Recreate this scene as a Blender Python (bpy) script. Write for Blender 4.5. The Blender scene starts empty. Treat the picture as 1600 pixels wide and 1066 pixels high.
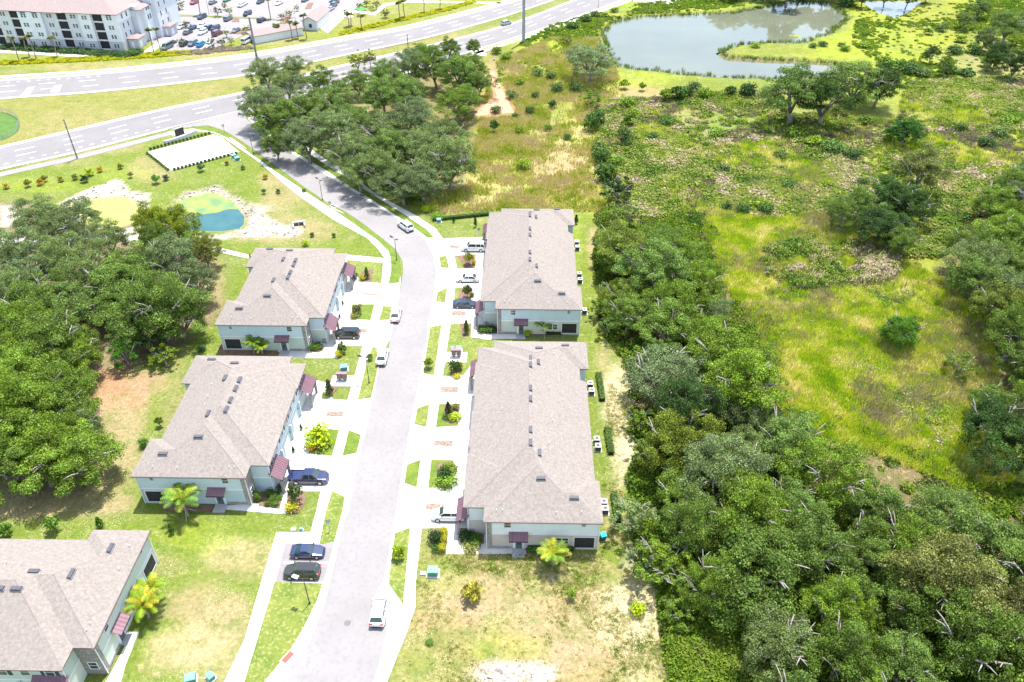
import bpy, bmesh, math, random
import numpy as np
from mathutils import Vector, Matrix
random.seed(7); rng = np.random.default_rng(7)
S = bpy.context.scene
C = bpy.data.collections.new('place'); S.collection.children.link(C)

# ---------------------------------------------------------------- camera, sky, sun, exposure
FPX = 1238.0; CAMH = 88.0; TILT = math.radians(37.4)
YAW = math.atan(28 * math.cos(TILT) / FPX)
cam = bpy.data.cameras.new('camera'); camo = bpy.data.objects.new('camera', cam); C.objects.link(camo)
cam.sensor_width = 36; cam.lens = 36 * FPX / 1600; cam.clip_end = 6000; cam.clip_start = 1
camo.location = (0, 0, CAMH); camo.rotation_euler = (math.pi / 2 - TILT, 0, YAW)
S.camera = camo
SUN_EL = math.radians(74); SUN_AZ = math.radians(27)     # azimuth from +Y towards +X
W = bpy.data.worlds.new('World'); S.world = W; W.use_nodes = True
wn = W.node_tree.nodes; wl = W.node_tree.links
sky = wn.new('ShaderNodeTexSky'); sky.sky_type = 'NISHITA'; sky.sun_disc = False
sky.sun_elevation = SUN_EL; sky.sun_rotation = SUN_AZ; sky.dust_density = 1.5; sky.air_density = 1.0; sky.ozone_density = 1.0
# broken fair-weather cloud over the whole sky
tc = wn.new('ShaderNodeTexCoord'); mp = wn.new('ShaderNodeMapping'); mp.inputs['Scale'].default_value = (1, 1, 2.6); wl.new(tc.outputs['Generated'], mp.inputs[0])
cn = wn.new('ShaderNodeTexNoise'); cn.inputs['Scale'].default_value = 3.2; cn.inputs['Detail'].default_value = 7; cn.inputs['Roughness'].default_value = 0.55; wl.new(mp.outputs[0], cn.inputs['Vector'])
cr = wn.new('ShaderNodeMapRange'); cr.inputs[1].default_value = 0.47; cr.inputs[2].default_value = 0.64; cr.inputs[4].default_value = 0.85; wl.new(cn.outputs[0], cr.inputs[0])
cm = wn.new('ShaderNodeMix'); cm.data_type = 'RGBA'; wl.new(cr.outputs[0], cm.inputs[0]); wl.new(sky.outputs[0], cm.inputs[6]); cm.inputs[7].default_value = (6.2, 6.3, 6.5, 1)
bg = wn['Background']; wl.new(cm.outputs[2], bg.inputs[0]); bg.inputs[1].default_value = 0.15
sl = bpy.data.lights.new('sun', 'SUN'); slo = bpy.data.objects.new('sun', sl); C.objects.link(slo)
sl.energy = 4.1; sl.angle = math.radians(0.6); sl.color = (1.0, 0.96, 0.9)
sd = Vector((math.sin(SUN_AZ) * math.cos(SUN_EL), math.cos(SUN_AZ) * math.cos(SUN_EL), math.sin(SUN_EL)))
slo.rotation_euler = sd.to_track_quat('Z', 'Y').to_euler(); slo.location = (0, 0, 300)
S.view_settings.view_transform = 'Standard'; S.view_settings.look = 'None'
S.view_settings.gamma = 1; S.view_settings.use_curve_mapping = False
S.view_settings.exposure = 1.28
S.cycles.max_bounces = 5; S.cycles.diffuse_bounces = 3; S.cycles.transparent_max_bounces = 4
S.cycles.use_denoising = True
try: S.cycles.denoising_prefilter = 'ACCURATE'
except Exception: pass

# ---------------------------------------------------------------- surveying helpers: a place on the ground from a sighting
_c, _s = math.cos(YAW), math.sin(YAW)
def G(px, py, z=0.0):
    u = (px - 800) / FPX; v = (533 - py) / FPX
    f = math.cos(TILT) + v * math.sin(TILT); w = -math.sin(TILT) + v * math.cos(TILT)
    t = (z - CAMH) / w
    return (u * t * _c - f * t * _s, u * t * _s + f * t * _c)
def PX(x, y, z=0.0):
    r = x * _c + y * _s; f = -x * _s + y * _c; zz = z - CAMH
    d = f * math.cos(TILT) - zz * math.sin(TILT); up = f * math.sin(TILT) + zz * math.cos(TILT)
    return 800 + FPX * r / d, 533 - FPX * up / d
def GL(pts, z=0.0): return [G(a, b, z) for a, b in pts]
def hdg(p, q):
    a = G(*p); b = G(*q); return math.atan2(b[1] - a[1], b[0] - a[0])

# ---------------------------------------------------------------- materials
MATS = {}
def nmat(name, c1, c2=None, scale=1.0, rough=0.85, detail=4.0, bump=0.0, bscale=None, metal=0.0, spec=0.3, obj=False, c3=None, s3=8.0, f3=0.5, stretch=None):
    """procedural surface: colour c1..c2 by noise, an optional second finer noise towards c3, fine relief"""
    if name in MATS: return MATS[name]
    m = bpy.data.materials.new(name); m.use_nodes = True; n = m.node_tree.nodes; l = m.node_tree.links
    p = n['Principled BSDF']; p.inputs['Roughness'].default_value = rough; p.inputs['Metallic'].default_value = metal
    p.inputs['Specular IOR Level'].default_value = spec
    geo = n.new('ShaderNodeTexCoord') if obj else n.new('ShaderNodeNewGeometry')
    pos = geo.outputs['Object'] if obj else geo.outputs['Position']
    if stretch:
        mp = n.new('ShaderNodeMapping'); mp.inputs['Scale'].default_value = stretch; l.new(pos, mp.inputs[0]); pos = mp.outputs[0]
    if c2 is None: c2 = tuple(x * 0.85 for x in c1)
    t = n.new('ShaderNodeTexNoise'); t.inputs['Scale'].default_value = scale; t.inputs['Detail'].default_value = detail; t.inputs['Roughness'].default_value = 0.6
    l.new(pos, t.inputs['Vector'])
    r = n.new('ShaderNodeValToRGB'); r.color_ramp.elements[0].position = 0.35; r.color_ramp.elements[1].position = 0.65
    r.color_ramp.elements[0].color = (*c1, 1); r.color_ramp.elements[1].color = (*c2, 1)
    l.new(t.outputs[0], r.inputs[0]); col = r.outputs[0]
    if c3:
        t3 = n.new('ShaderNodeTexNoise'); t3.inputs['Scale'].default_value = s3; t3.inputs['Detail'].default_value = 3
        l.new(pos, t3.inputs['Vector'])
        r3 = n.new('ShaderNodeMapRange'); r3.inputs[1].default_value = 0.5; r3.inputs[2].default_value = 0.68; r3.inputs[4].default_value = f3
        l.new(t3.outputs[0], r3.inputs[0])
        mx = n.new('ShaderNodeMix'); mx.data_type = 'RGBA'; l.new(r3.outputs[0], mx.inputs[0]); l.new(col, mx.inputs[6]); mx.inputs[7].default_value = (*c3, 1); col = mx.outputs[2]
    l.new(col, p.inputs['Base Color'])
    if bump:
        tb = n.new('ShaderNodeTexNoise'); tb.inputs['Scale'].default_value = bscale or scale * 4; tb.inputs['Detail'].default_value = 3; l.new(pos, tb.inputs['Vector'])
        b = n.new('ShaderNodeBump'); b.inputs['Strength'].default_value = bump; b.inputs['Distance'].default_value = 0.05
        l.new(tb.outputs[0], b.inputs['Height']); l.new(b.outputs[0], p.inputs['Normal'])
    MATS[name] = m; return m
def objcol_mat(name, rough=0.3, coat=0.0, var=0.12, metal=0.0):
    """paint in the object's own colour with a little dust"""
    if name in MATS: return MATS[name]
    m = bpy.data.materials.new(name); m.use_nodes = True; n = m.node_tree.nodes; l = m.node_tree.links; p = n['Principled BSDF']
    oi = n.new('ShaderNodeObjectInfo'); g = n.new('ShaderNodeTexCoord')
    t = n.new('ShaderNodeTexNoise'); t.inputs['Scale'].default_value = 3; l.new(g.outputs['Object'], t.inputs['Vector'])
    mr = n.new('ShaderNodeMapRange'); mr.inputs[3].default_value = 1 - var; mr.inputs[4].default_value = 1 + var; l.new(t.outputs[0], mr.inputs[0])
    mx = n.new('ShaderNodeVectorMath'); mx.operation = 'SCALE'; l.new(oi.outputs['Color'], mx.inputs[0]); l.new(mr.outputs[0], mx.inputs['Scale'])
    l.new(mx.outputs[0], p.inputs['Base Color']); p.inputs['Roughness'].default_value = rough; p.inputs['Coat Weight'].default_value = coat; p.inputs['Metallic'].default_value = metal
    MATS[name] = m; return m

# ---------------------------------------------------------------- object helpers
def setp(o, label=None, cat=None, group=None, kind=None):
    if label: o['label'] = label
    if cat: o['category'] = cat
    if group: o['group'] = group
    if kind: o['kind'] = kind
    return o
def mesh(name, vs, fs, mats, mi=None, smooth=False):
    me = bpy.data.meshes.new(name); me.from_pydata([tuple(v) for v in vs], [], fs)
    for m in (mats if isinstance(mats, (list, tuple)) else [mats]): me.materials.append(m)
    if mi is not None: me.polygons.foreach_set('material_index', mi)
    if smooth: me.polygons.foreach_set('use_smooth', [True] * len(me.polygons))
    me.update(); return me
def link(name, me, parent=None, loc=(0, 0, 0), rz=0, **k):
    o = bpy.data.objects.new(name, me); C.objects.link(o); o.location = loc; o.rotation_euler = (0, 0, rz)
    if parent: o.parent = parent
    return setp(o, **k)
def empty(name, loc, rz=0, label=None, cat=None, group=None, scale=None):
    o = bpy.data.objects.new(name, None); C.objects.link(o); o.location = loc; o.rotation_euler = (0, 0, rz); o.empty_display_size = 0.3
    if scale: o.scale = scale
    return setp(o, label, cat, group)
def copy_tree(o, parent=None, loc=None, rz=None, scale=None, label=None, group=None, color=None):
    c = o.copy(); C.objects.link(c)
    if parent is not None: c.parent = parent
    if loc is not None: c.location = loc
    if rz is not None: c.rotation_euler = (0, 0, rz)
    if scale is not None: c.scale = scale if isinstance(scale, (tuple, list)) else (scale,) * 3
    if label: c['label'] = label
    if group: c['group'] = group
    if color: c.color = (*color, 1)
    for ch in list(o.children):
        d = copy_tree(ch, c)
        if color and ch.get('tinted'): d.color = (*color, 1)
    return c
class MB:
    """collects boxes, prisms, tubes into one mesh"""
    def __init__(s): s.v = []; s.f = []; s.m = []
    def add(s, vs, fs, mi=0):
        b = len(s.v); s.v += [tuple(v) for v in vs]; s.f += [tuple(b + i for i in f) for f in fs]; s.m += [mi] * len(fs); return s
    def box(s, x0, x1, y0, y1, z0, z1, mi=0):
        vs = [(x0, y0, z0), (x1, y0, z0), (x1, y1, z0), (x0, y1, z0), (x0, y0, z1), (x1, y0, z1), (x1, y1, z1), (x0, y1, z1)]
        return s.add(vs, [(0, 3, 2, 1), (4, 5, 6, 7), (0, 1, 5, 4), (1, 2, 6, 5), (2, 3, 7, 6), (3, 0, 4, 7)], mi)
    def tube(s, pts, rad, n=6, mi=0, cap=True):
        pts = [Vector(p) for p in pts]; rings = []
        rad = rad if isinstance(rad, (list, tuple)) else [rad] * len(pts)
        for i, p in enumerate(pts):
            d = (pts[min(i + 1, len(pts) - 1)] - pts[max(i - 1, 0)]).normalized()
            a = d.cross(Vector((0.3, 0.2, 1)) if abs(d.z) < 0.9 else Vector((1, 0, 0))).normalized(); b = d.cross(a)
            rings.append([p + (a * math.cos(2 * math.pi * k / n) + b * math.sin(2 * math.pi * k / n)) * rad[i] for k in range(n)])
        fs = []
        for i in range(len(pts) - 1):
            for k in range(n): fs.append((i * n + k, i * n + (k + 1) % n, (i + 1) * n + (k + 1) % n, (i + 1) * n + k))
        if cap: fs += [tuple(range(n))[::-1], tuple((len(pts) - 1) * n + k for k in range(n))]
        return s.add([v for r in rings for v in r], fs, mi)
    def disc(s, x, y, z0, z1, r, n=16, mi=0, r2=None):
        r2 = r if r2 is None else r2
        vs = [(x + r * math.cos(2 * math.pi * k / n), y + r * math.sin(2 * math.pi * k / n), z0) for k in range(n)] + [(x + r2 * math.cos(2 * math.pi * k / n), y + r2 * math.sin(2 * math.pi * k / n), z1) for k in range(n)]
        return s.add(vs, [(k, (k + 1) % n, n + (k + 1) % n, n + k) for k in range(n)] + [tuple(range(n))[::-1], tuple(range(n, 2 * n))], mi)
    def me(s, name, mats, smooth=False, tf=None):
        vs = s.v if tf is None else [tf(v) for v in s.v]; fs = s.f
        return mesh(name, vs, fs, mats, s.m, smooth)
    def ob(s, name, mats, parent=None, tf=None, flip=False, smooth=False, **k):
        vs = s.v if tf is None else [tf(v) for v in s.v]; fs = [f[::-1] for f in s.f] if flip else s.f
        return link(name, mesh(name, vs, fs, mats, s.m, smooth), parent, **k)
def prism_mesh(name, pts, z0, z1, m):
    bm = bmesh.new(); top = [bm.verts.new((x, y, z1)) for x, y in pts]
    f = bm.faces.new(top); f.normal_update()
    if f.normal.z < 0: f.normal_flip()
    r = bmesh.ops.extrude_face_region(bm, geom=[f]); 
    for g in r['geom']:
        if isinstance(g, bmesh.types.BMVert): g.co.z = z0
    bmesh.ops.triangulate(bm, faces=[q for q in bm.faces if len(q.verts) > 4]); bmesh.ops.recalc_face_normals(bm, faces=bm.faces)
    me = bpy.data.meshes.new(name); bm.to_mesh(me); bm.free(); me.materials.append(m); return me
def slab(name, pts, z0, z1, m, px=True, **k):
    if px: pts = GL(pts)
    return link(name, prism_mesh(name, pts, z0, z1, m), **k)
def smooth_line(pts, n=6):
    out = []
    for i in range(len(pts) - 1):
        p0 = pts[max(i - 1, 0)]; p1 = pts[i]; p2 = pts[i + 1]; p3 = pts[min(i + 2, len(pts) - 1)]
        for k in range(n):
            t = k / n
            out.append(tuple(0.5 * (2 * p1[j] + (p2[j] - p0[j]) * t + (2 * p0[j] - 5 * p1[j] + 4 * p2[j] - p3[j]) * t * t + (3 * p1[j] - p0[j] - 3 * p2[j] + p3[j]) * t ** 3) for j in (0, 1)))
    out.append(tuple(pts[-1])); return out
def offset_line(pts, d):
    out = []
    for i, p in enumerate(pts):
        a = pts[max(i - 1, 0)]; b = pts[min(i + 1, len(pts) - 1)]
        t = Vector((b[0] - a[0], b[1] - a[1])).normalized(); out.append((p[0] - t.y * d, p[1] + t.x * d))
    return out
def band(name, left, right, z0, z1, m, **k):
    """closed strip between two world polylines of equal length, real thickness"""
    n = len(left); vs = [(x, y, z1) for x, y in left] + [(x, y, z1) for x, y in right] + [(x, y, z0) for x, y in left] + [(x, y, z0) for x, y in right]
    fs = []
    for i in range(n - 1):
        fs += [(i, i + 1, n + i + 1, n + i), (2 * n + i, 3 * n + i, 3 * n + i + 1, 2 * n + i + 1), (i, 2 * n + i, 2 * n + i + 1, i + 1), (n + i, n + i + 1, 3 * n + i + 1, 3 * n + i)]
    fs += [(0, n, 3 * n, 2 * n), (n - 1, 3 * n - 1, 4 * n - 1, 2 * n - 1)]
    me = mesh(name, vs, fs, m); bm = bmesh.new(); bm.from_mesh(me); bmesh.ops.recalc_face_normals(bm, faces=bm.faces); bm.to_mesh(me); bm.free()
    return link(name, me, **k)
def resample(pts, step):
    out = [pts[0]]; acc = 0
    for a, b in zip(pts, pts[1:]):
        L = math.dist(a, b); 
        if L < 1e-6: continue
        t = step - acc
        while t <= L: out.append((a[0] + (b[0] - a[0]) * t / L, a[1] + (b[1] - a[1]) * t / L)); t += step
        acc = (acc + L) % step
    out.append(pts[-1]); return out

# ---------------------------------------------------------------- numpy noise + polygons
def vnoise(x, y, seed=0):
    xi = np.floor(x).astype(np.int64); yi = np.floor(y).astype(np.int64); fx = x - xi; fy = y - yi
    fx = fx * fx * (3 - 2 * fx); fy = fy * fy * (3 - 2 * fy)
    def h(a, b):
        v = (a * 374761393 + b * 668265263 + seed * 1442695041) & 0xffffffff
        v = ((v ^ (v >> 13)) * 1274126177) & 0xffffffff
        return ((v ^ (v >> 16)) & 0xffff) / 65535.0
    return (h(xi, yi) * (1 - fx) + h(xi + 1, yi) * fx) * (1 - fy) + (h(xi, yi + 1) * (1 - fx) + h(xi + 1, yi + 1) * fx) * fy
def fbm(x, y, s, seed=0, o=4):
    v = 0; a = 0.5; t = 0
    for k in range(o): v = v + a * vnoise(x * s * 2 ** k, y * s * 2 ** k, seed + k); t += a; a *= 0.55
    return v / t
def sdf(px, py, poly):
    """signed distance to polygon, negative inside"""
    d = np.full(px.shape, 1e9); ins = np.zeros(px.shape, bool); n = len(poly)
    for i in range(n):
        ax, ay = poly[i]; bx, by = poly[(i + 1) % n]; ex, ey = bx - ax, by - ay
        t = np.clip(((px - ax) * ex + (py - ay) * ey) / (ex * ex + ey * ey + 1e-9), 0, 1)
        d = np.minimum(d, np.hypot(px - ax - t * ex, py - ay - t * ey))
        if ay != by:
            c = (ay > py) != (by > py); ins ^= c & (px < ex * (py - ay) / (by - ay) + ax)
    return np.where(ins, -d, d)

# ---------------------------------------------------------------- ground
POND = [(940,50),(955,36),(1000,26),(1080,23),(1150,20),(1180,14),(1205,9),(1240,3),(1290,5),(1320,20),(1322,32),(1300,50),(1262,66),(1200,67),(1150,71),(1127,80),(1140,90),(1190,93),(1240,95),(1310,100),(1320,112),(1310,122),(1240,124),(1170,123),(1080,118),(1000,110),(962,101),(950,80)]
POND2 = [(1345,2),(1440,2),(1425,14),(1412,24),(1395,27),(1372,20)]
TEAL = [(262,325),(285,312),(312,304),(332,302),(352,308),(368,320),(380,336),(383,350),(372,359),(345,362),(318,362),(290,360),(262,352)]
ALG = [(112,322),(150,311),(195,309),(218,322),(212,345),(190,355),(140,350),(120,338)]
PW, PW2, TW, AW = GL(POND, -0.5), GL(POND2, -0.5), GL(TEAL, -1.2), GL(ALG, -1.0)
def axis(a, b, near, far, n0, n1): return np.linspace(a, b, n0)
xs = np.unique(np.concatenate([np.arange(-232, 262, 1.0), [-1500, -900, -500, -330, -270, 300, 360, 500, 900, 1500]]))
ys = np.unique(np.concatenate([np.arange(34, 150, 0.8), np.arange(150, 420, 1.15), [-600, -200, -50, 0, 20, 440, 480, 560, 800, 1500, 3000]]))
GX, GY = np.meshgrid(xs, ys); gx = GX.ravel(); gy = GY.ravel()
n1 = fbm(gx, gy, 0.06, 3); n2 = fbm(gx, gy, 0.25, 11); n3 = fbm(gx, gy, 0.02, 5)
dist_p = sdf(gx, gy, PW) + (n2 - 0.5) * 3.4 + (fbm(gx, gy, .12, 71) - .5) * 4; dist_p2 = sdf(gx, gy, PW2); dist_t = sdf(gx, gy, TW) + (n2 - .5) * 1.2; dist_a = sdf(gx, gy, AW) + (n2 - .5) * 1.5
gz = (n1 - 0.5) * 0.0
isl = np.hypot((gx - G(1243, 56, -.5)[0]) / 4.2, (gy - G(1243, 56, -.5)[1]) / 2.0)
isl2 = np.hypot((gx - G(1028, 32, -.5)[0]) / 3.2, (gy - G(1028, 32, -.5)[1]) / .8)
def bank(d, depth, w, pad): return -depth * np.clip((pad - d) / w, 0, 1)
gz = np.minimum(gz, bank(dist_p, 1.6, 5.0, 1.8)); gz = np.minimum(gz, bank(dist_p2, 1.6, 5, 1.8))
gz = np.where(isl < 1.3, np.maximum(gz, -0.2 - 0.5 * np.clip(isl, 0, 1.3)), gz)
gz = np.where(isl2 < 1.3, np.maximum(gz, -0.35 - 0.25 * np.clip(isl2, 0, 1.3)), gz)
gz = np.minimum(gz, bank(dist_t, 2.4, 5.0, 2.5)); gz = np.minimum(gz, bank(dist_a, 2.0, 6.0, 3.0))
bx, by = PX(gx, gy)
ahead = (-gx * _s + gy * _c) > 10
bx = np.where(ahead, bx, 800); by = np.where(ahead, by, 1500)
LAWN = (.115, .155, .022); LIME = (.205, .25, .02); FIELD = (.19, .205, .025); STRAW = (.30, .245, .115); PINK = (.30, .19, .125); SAND = (.55, .47, .38)
LITTER = (.10, .068, .042); SCRUB = (.12, .15, .03); BRUSH = (.20, .165, .12); TAN = (.26, .20, .11); DKG = (.055, .085, .02); RED = (.30, .15, .09)
gcol = np.tile(np.array([.12, .155, .032]), (len(gx), 1))
def mixc(c, w): 
    global gcol
    w = np.clip(w, 0, 1)[:, None]; gcol = gcol * (1 - w) + np.array(c) * w
def blob(cx, cy, rx, ry, c, a=1.0, soft=0.5, rot=0):
    dx = bx - cx; dy = by - cy; r = math.radians(rot)
    d = np.hypot((dx * math.cos(r) + dy * math.sin(r)) / rx, (-dx * math.sin(r) + dy * math.cos(r)) / ry) + (n2 - .5) * 1.0 + (n1 - .5) * .6
    mixc(c, np.clip((1 - d) / soft + 0.5, 0, 1) * a)
def poly(pts, c, a=1.0, soft=8):
    d = sdf(bx, by, pts) + (n2 - .5) * soft * 2.5 + (n1 - .5) * soft * 2
    mixc(c, np.clip(-d / soft + .5, 0, 1) * a)
# right: wild land
poly([(640,330),(650,150),(760,60),(960,20),(1300,0),(1600,-20),(1700,1100),(1000,1066),(900,330)], FIELD, 1, 6)
mixc(LIME, np.clip((n3 - .5) * 5, 0, 1) * np.clip((bx - 640) / 40, 0, 1) * .55)
mixc(SCRUB, np.clip((n1 - .52) * 7, 0, 1) * np.clip((bx - 900) / 60, 0, 1) * .6)
for a in [(870,250,75,60,STRAW,.75),(880,270,50,35,PINK,.55),(730,290,80,45,STRAW,.55),(820,190,60,60,LAWN,.5),(775,160,26,24,RED,.9),(790,170,24,12,RED,.9),(770,120,7,42,PINK,.9),(762,175,24,10,RED,.9),(1000,160,60,35,PINK,.5),
          (980,190,60,40,STRAW,.4),(1060,210,80,40,BRUSH,.5),(1150,190,90,40,SCRUB,.5),(1180,195,70,25,(.13,.21,.05),.7),(1250,270,90,40,BRUSH,.55),(1040,290,60,40,BRUSH,.4),(1170,300,50,25,PINK,.45),(1200,330,90,35,LIME,.8),
          (1180,385,60,30,LIME,.8),(1260,420,110,42,SCRUB,.4),(1330,400,40,22,BRUSH,.5),(1310,415,110,36,(.24,.16,.12),.65),(1290,450,110,9,(.16,.11,.08),.9),(1200,452,60,8,(.19,.14,.10),.8),(1400,430,60,25,LIME,.8),(1300,490,120,28,LIME,.5),(1250,560,70,50,STRAW,.5),
          (1330,600,90,60,LIME,.5),(1400,560,60,40,STRAW,.3),(1480,600,60,40,BRUSH,.35),(1520,640,50,70,PINK,.5),(1500,740,70,18,STRAW,.7),(1380,680,80,35,LIME,.4),(1460,690,60,30,BRUSH,.6),(1450,290,60,70,SCRUB,.5),(1400,120,140,60,LIME,.5),
          (1330,60,90,45,LIME,.7),(1420,160,120,30,SCRUB,.4),(1480,210,100,40,BRUSH,.35),(1500,230,50,30,PINK,.3),(1550,100,90,25,BRUSH,.4),(1060,10,130,9,LIME,.5),(1200,130,160,12,LAWN,.8),(1000,122,60,14,LIME,.6),
          (860,60,60,25,LIME,.8),(780,90,40,25,DKG,.4),(1180,620,60,60,LITTER,.9),(1090,600,40,28,RED,.7),(870,600,60,70,LAWN,.4),(1100,1010,100,80,LIME,.5),(1080,980,60,60,SCRUB,.3)]:
    blob(*a)
# wood floor, leaf litter
WOODR = [(920,350),(985,320),(1090,330),(1150,390),(1160,440),(1225,540),(1245,640),(1330,690),(1440,735),(1500,765),(1700,800),(1700,1100),(1190,1100),(1150,990),(1040,930),(1000,850),(1010,760),(1000,700),(970,560),(945,480)]
poly(WOODR, LITTER, .8, 12); poly([(1480,330),(1700,220),(1700,720),(1560,690),(1545,560),(1460,450)], LITTER, .7, 14)
WOODL = [(-60,300),(130,300),(230,330),(320,340),(350,440),(345,500),(250,560),(160,600),(170,700),(160,770),(60,790),(-60,790)]
poly(WOODL, (.17,.12,.08), .85, 10); GROVE = [(395,110),(430,90),(520,110),(600,70),(700,50),(750,90),(745,200),(720,300),(640,295),(540,250),(430,200)]
poly(GROVE, (.13,.10,.05), .8, 8)
# back yards right of the long townhouses
poly([(905,330),(935,340),(925,420),(985,600),(985,760),(1000,870),(1030,930),(1050,1066),(940,1066),(930,870)], LAWN, .8, 6)
for a in [(965,620,22,60,(.42,.35,.25),.7),(975,700,20,60,(.42,.35,.25),.75),(930,390,12,30,TAN,.8),(945,560,14,26,TAN,.6),(960,800,15,50,TAN,.5),(1000,880,30,25,(.36,.3,.22),.7)]: blob(*a)
# front right open lot
poly([(600,1100),(640,960),(655,830),(760,866),(935,866),(1010,900),(1040,960),(1060,1100)], (.20,.19,.065), 1, 3)
for a in [(900,980,110,60,TAN,.8),(760,930,70,35,TAN,.8),(700,970,60,50,PINK,.5),(850,1040,130,50,PINK,.45),(980,960,50,60,(.40,.34,.22),.7),(700,1020,60,40,LAWN,.5),(900,900,60,20,LAWN,.6),(860,890,30,20,(.32,.26,.2),.7),(800,1010,60,20,LIME,.4),(1000,1040,40,30,(.4,.34,.22),.4),
          (700,880,60,14,LAWN,.6),(830,880,120,8,LAWN,.6)]: blob(*a)
blob(805,1056,54,22,(.36,.30,.27),1,.25); blob(840,1040,70,25,LIME,.0)
# left yards
poly([(-60,780),(60,785),(170,770),(160,620),(250,560),(345,500),(380,400),(560,400),(560,560),(300,560),(210,745),(300,800),(480,800),(430,1100),(-60,1100)], LAWN, .9, 5)
for a in [(185,650,45,80,TAN,.7),(185,608,48,32,RED,.75),(230,600,40,20,PINK,.6),(120,785,110,16,TAN,.7),(40,800,60,8,PINK,.5),(330,440,22,50,TAN,.6),(330,960,70,45,TAN,.75),(300,1010,60,40,(.33,.27,.14),.75),(370,860,60,22,(.27,.25,.1),.6),(300,840,60,22,LIME,.35),
          (260,900,30,25,LAWN,.6),(395,420,10,10,TAN,.5),(150,720,20,50,(.2,.2,.06),.6),(240,1040,30,30,LAWN,.3),(390,880,50,30,TAN,.5),(230,880,60,20,TAN,.35),(330,1030,90,50,(.29,.235,.13),.55),(170,700,50,90,TAN,.45),(275,620,25,70,TAN,.35),(100,800,120,14,TAN,.4)]: blob(*a)
# upper left, highway verges and digging
poly([(-60,100),(160,118),(400,90),(640,50),(820,10),(900,-60),(-60,-60)], (.16,.18,.035), 1, 3)
poly([(-60,150),(200,140),(400,115),(640,70),(850,20),(760,90),(400,160),(0,240),(-60,240)], (.17,.17,.045), 1, 3)
mixc(TAN, np.clip((n1 - .5) * 4, 0, 1) * (by < 240) * (bx < 900) * .5)
poly([(-60,275),(130,240),(260,205),(330,205),(410,260),(600,400),(560,405),(330,395),(200,330),(-60,310)], LAWN, .85, 4)
for a in [(430,360,90,25,TAN,.7),(440,300,40,25,TAN,.7),(240,265,40,20,TAN,.6),(100,250,60,14,TAN,.4),(60,290,60,10,LIME,.4),(180,270,60,14,LIME,.3),(130,230,90,10,TAN,.5),(320,85,60,7,TAN,.6),(160,105,90,8,TAN,.5),(430,60,40,10,TAN,.5),(450,330,60,30,(.24,.2,.1),.3),(480,385,60,10,LAWN,.6)]: blob(*a)
sandn = (.36,.31,.27)
poly([(92,316),(150,292),(185,280),(200,298),(232,304),(232,324),(190,318),(150,318),(120,328)], (.50,.45,.40), 1, 2)
poly([(265,312),(290,298),(340,288),(360,300),(420,340),(445,352),(470,350),(470,368),(380,372),(330,376),(225,378),(180,380),(150,370),(225,350),(262,352),(300,366),(340,368),(386,356),(384,330),(360,306),(330,302),(285,308)], sandn, 1, 2)
poly([(0,320),(40,325),(30,355),(0,358)], sandn, 1, 2); blob(380,325,40,10,(.36,.3,.25),.8)
poly(POND + [], (.09,.11,.05), .8, 2)
mixc((.38,.37,.10), np.clip(1.2 - dist_a, 0, 1)); mixc((.30,.29,.12), np.clip((1.0 - dist_t), 0, 1) * .6)
mixc((.12,.15,.04), np.clip((4.0 - dist_p) / 2, 0, 1) * .5); mixc((.16,.13,.08), np.clip((1.2 - dist_p) / 1, 0, 1) * .8)
mixc(LIME, (isl < 1.1) * 1.0)
gm = bpy.data.meshes.new('ground'); nx, ny = len(xs), len(ys)
gm.vertices.add(nx * ny); co = np.empty((nx * ny, 3), np.float32); co[:, 0] = gx; co[:, 1] = gy; co[:, 2] = gz; gm.vertices.foreach_set('co', co.ravel())
ii = np.arange(nx * ny).reshape(ny, nx); q = np.stack([ii[:-1, :-1], ii[:-1, 1:], ii[1:, 1:], ii[1:, :-1]], -1).reshape(-1, 4)
gm.loops.add(q.size); gm.loops.foreach_set('vertex_index', q.ravel().astype(np.int32)); gm.polygons.add(len(q))
gm.polygons.foreach_set('loop_start', np.arange(0, q.size, 4, dtype=np.int32)); gm.polygons.foreach_set('loop_total', np.full(len(q), 4, np.int32))
gm.polygons.foreach_set('use_smooth', np.ones(len(q), bool)); gm.update(calc_edges=True)
at = gm.color_attributes.new('cover', 'FLOAT_COLOR', 'POINT'); at.data.foreach_set('color', np.concatenate([gcol, np.ones((len(gx), 1))], 1).astype(np.float32).ravel())
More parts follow.
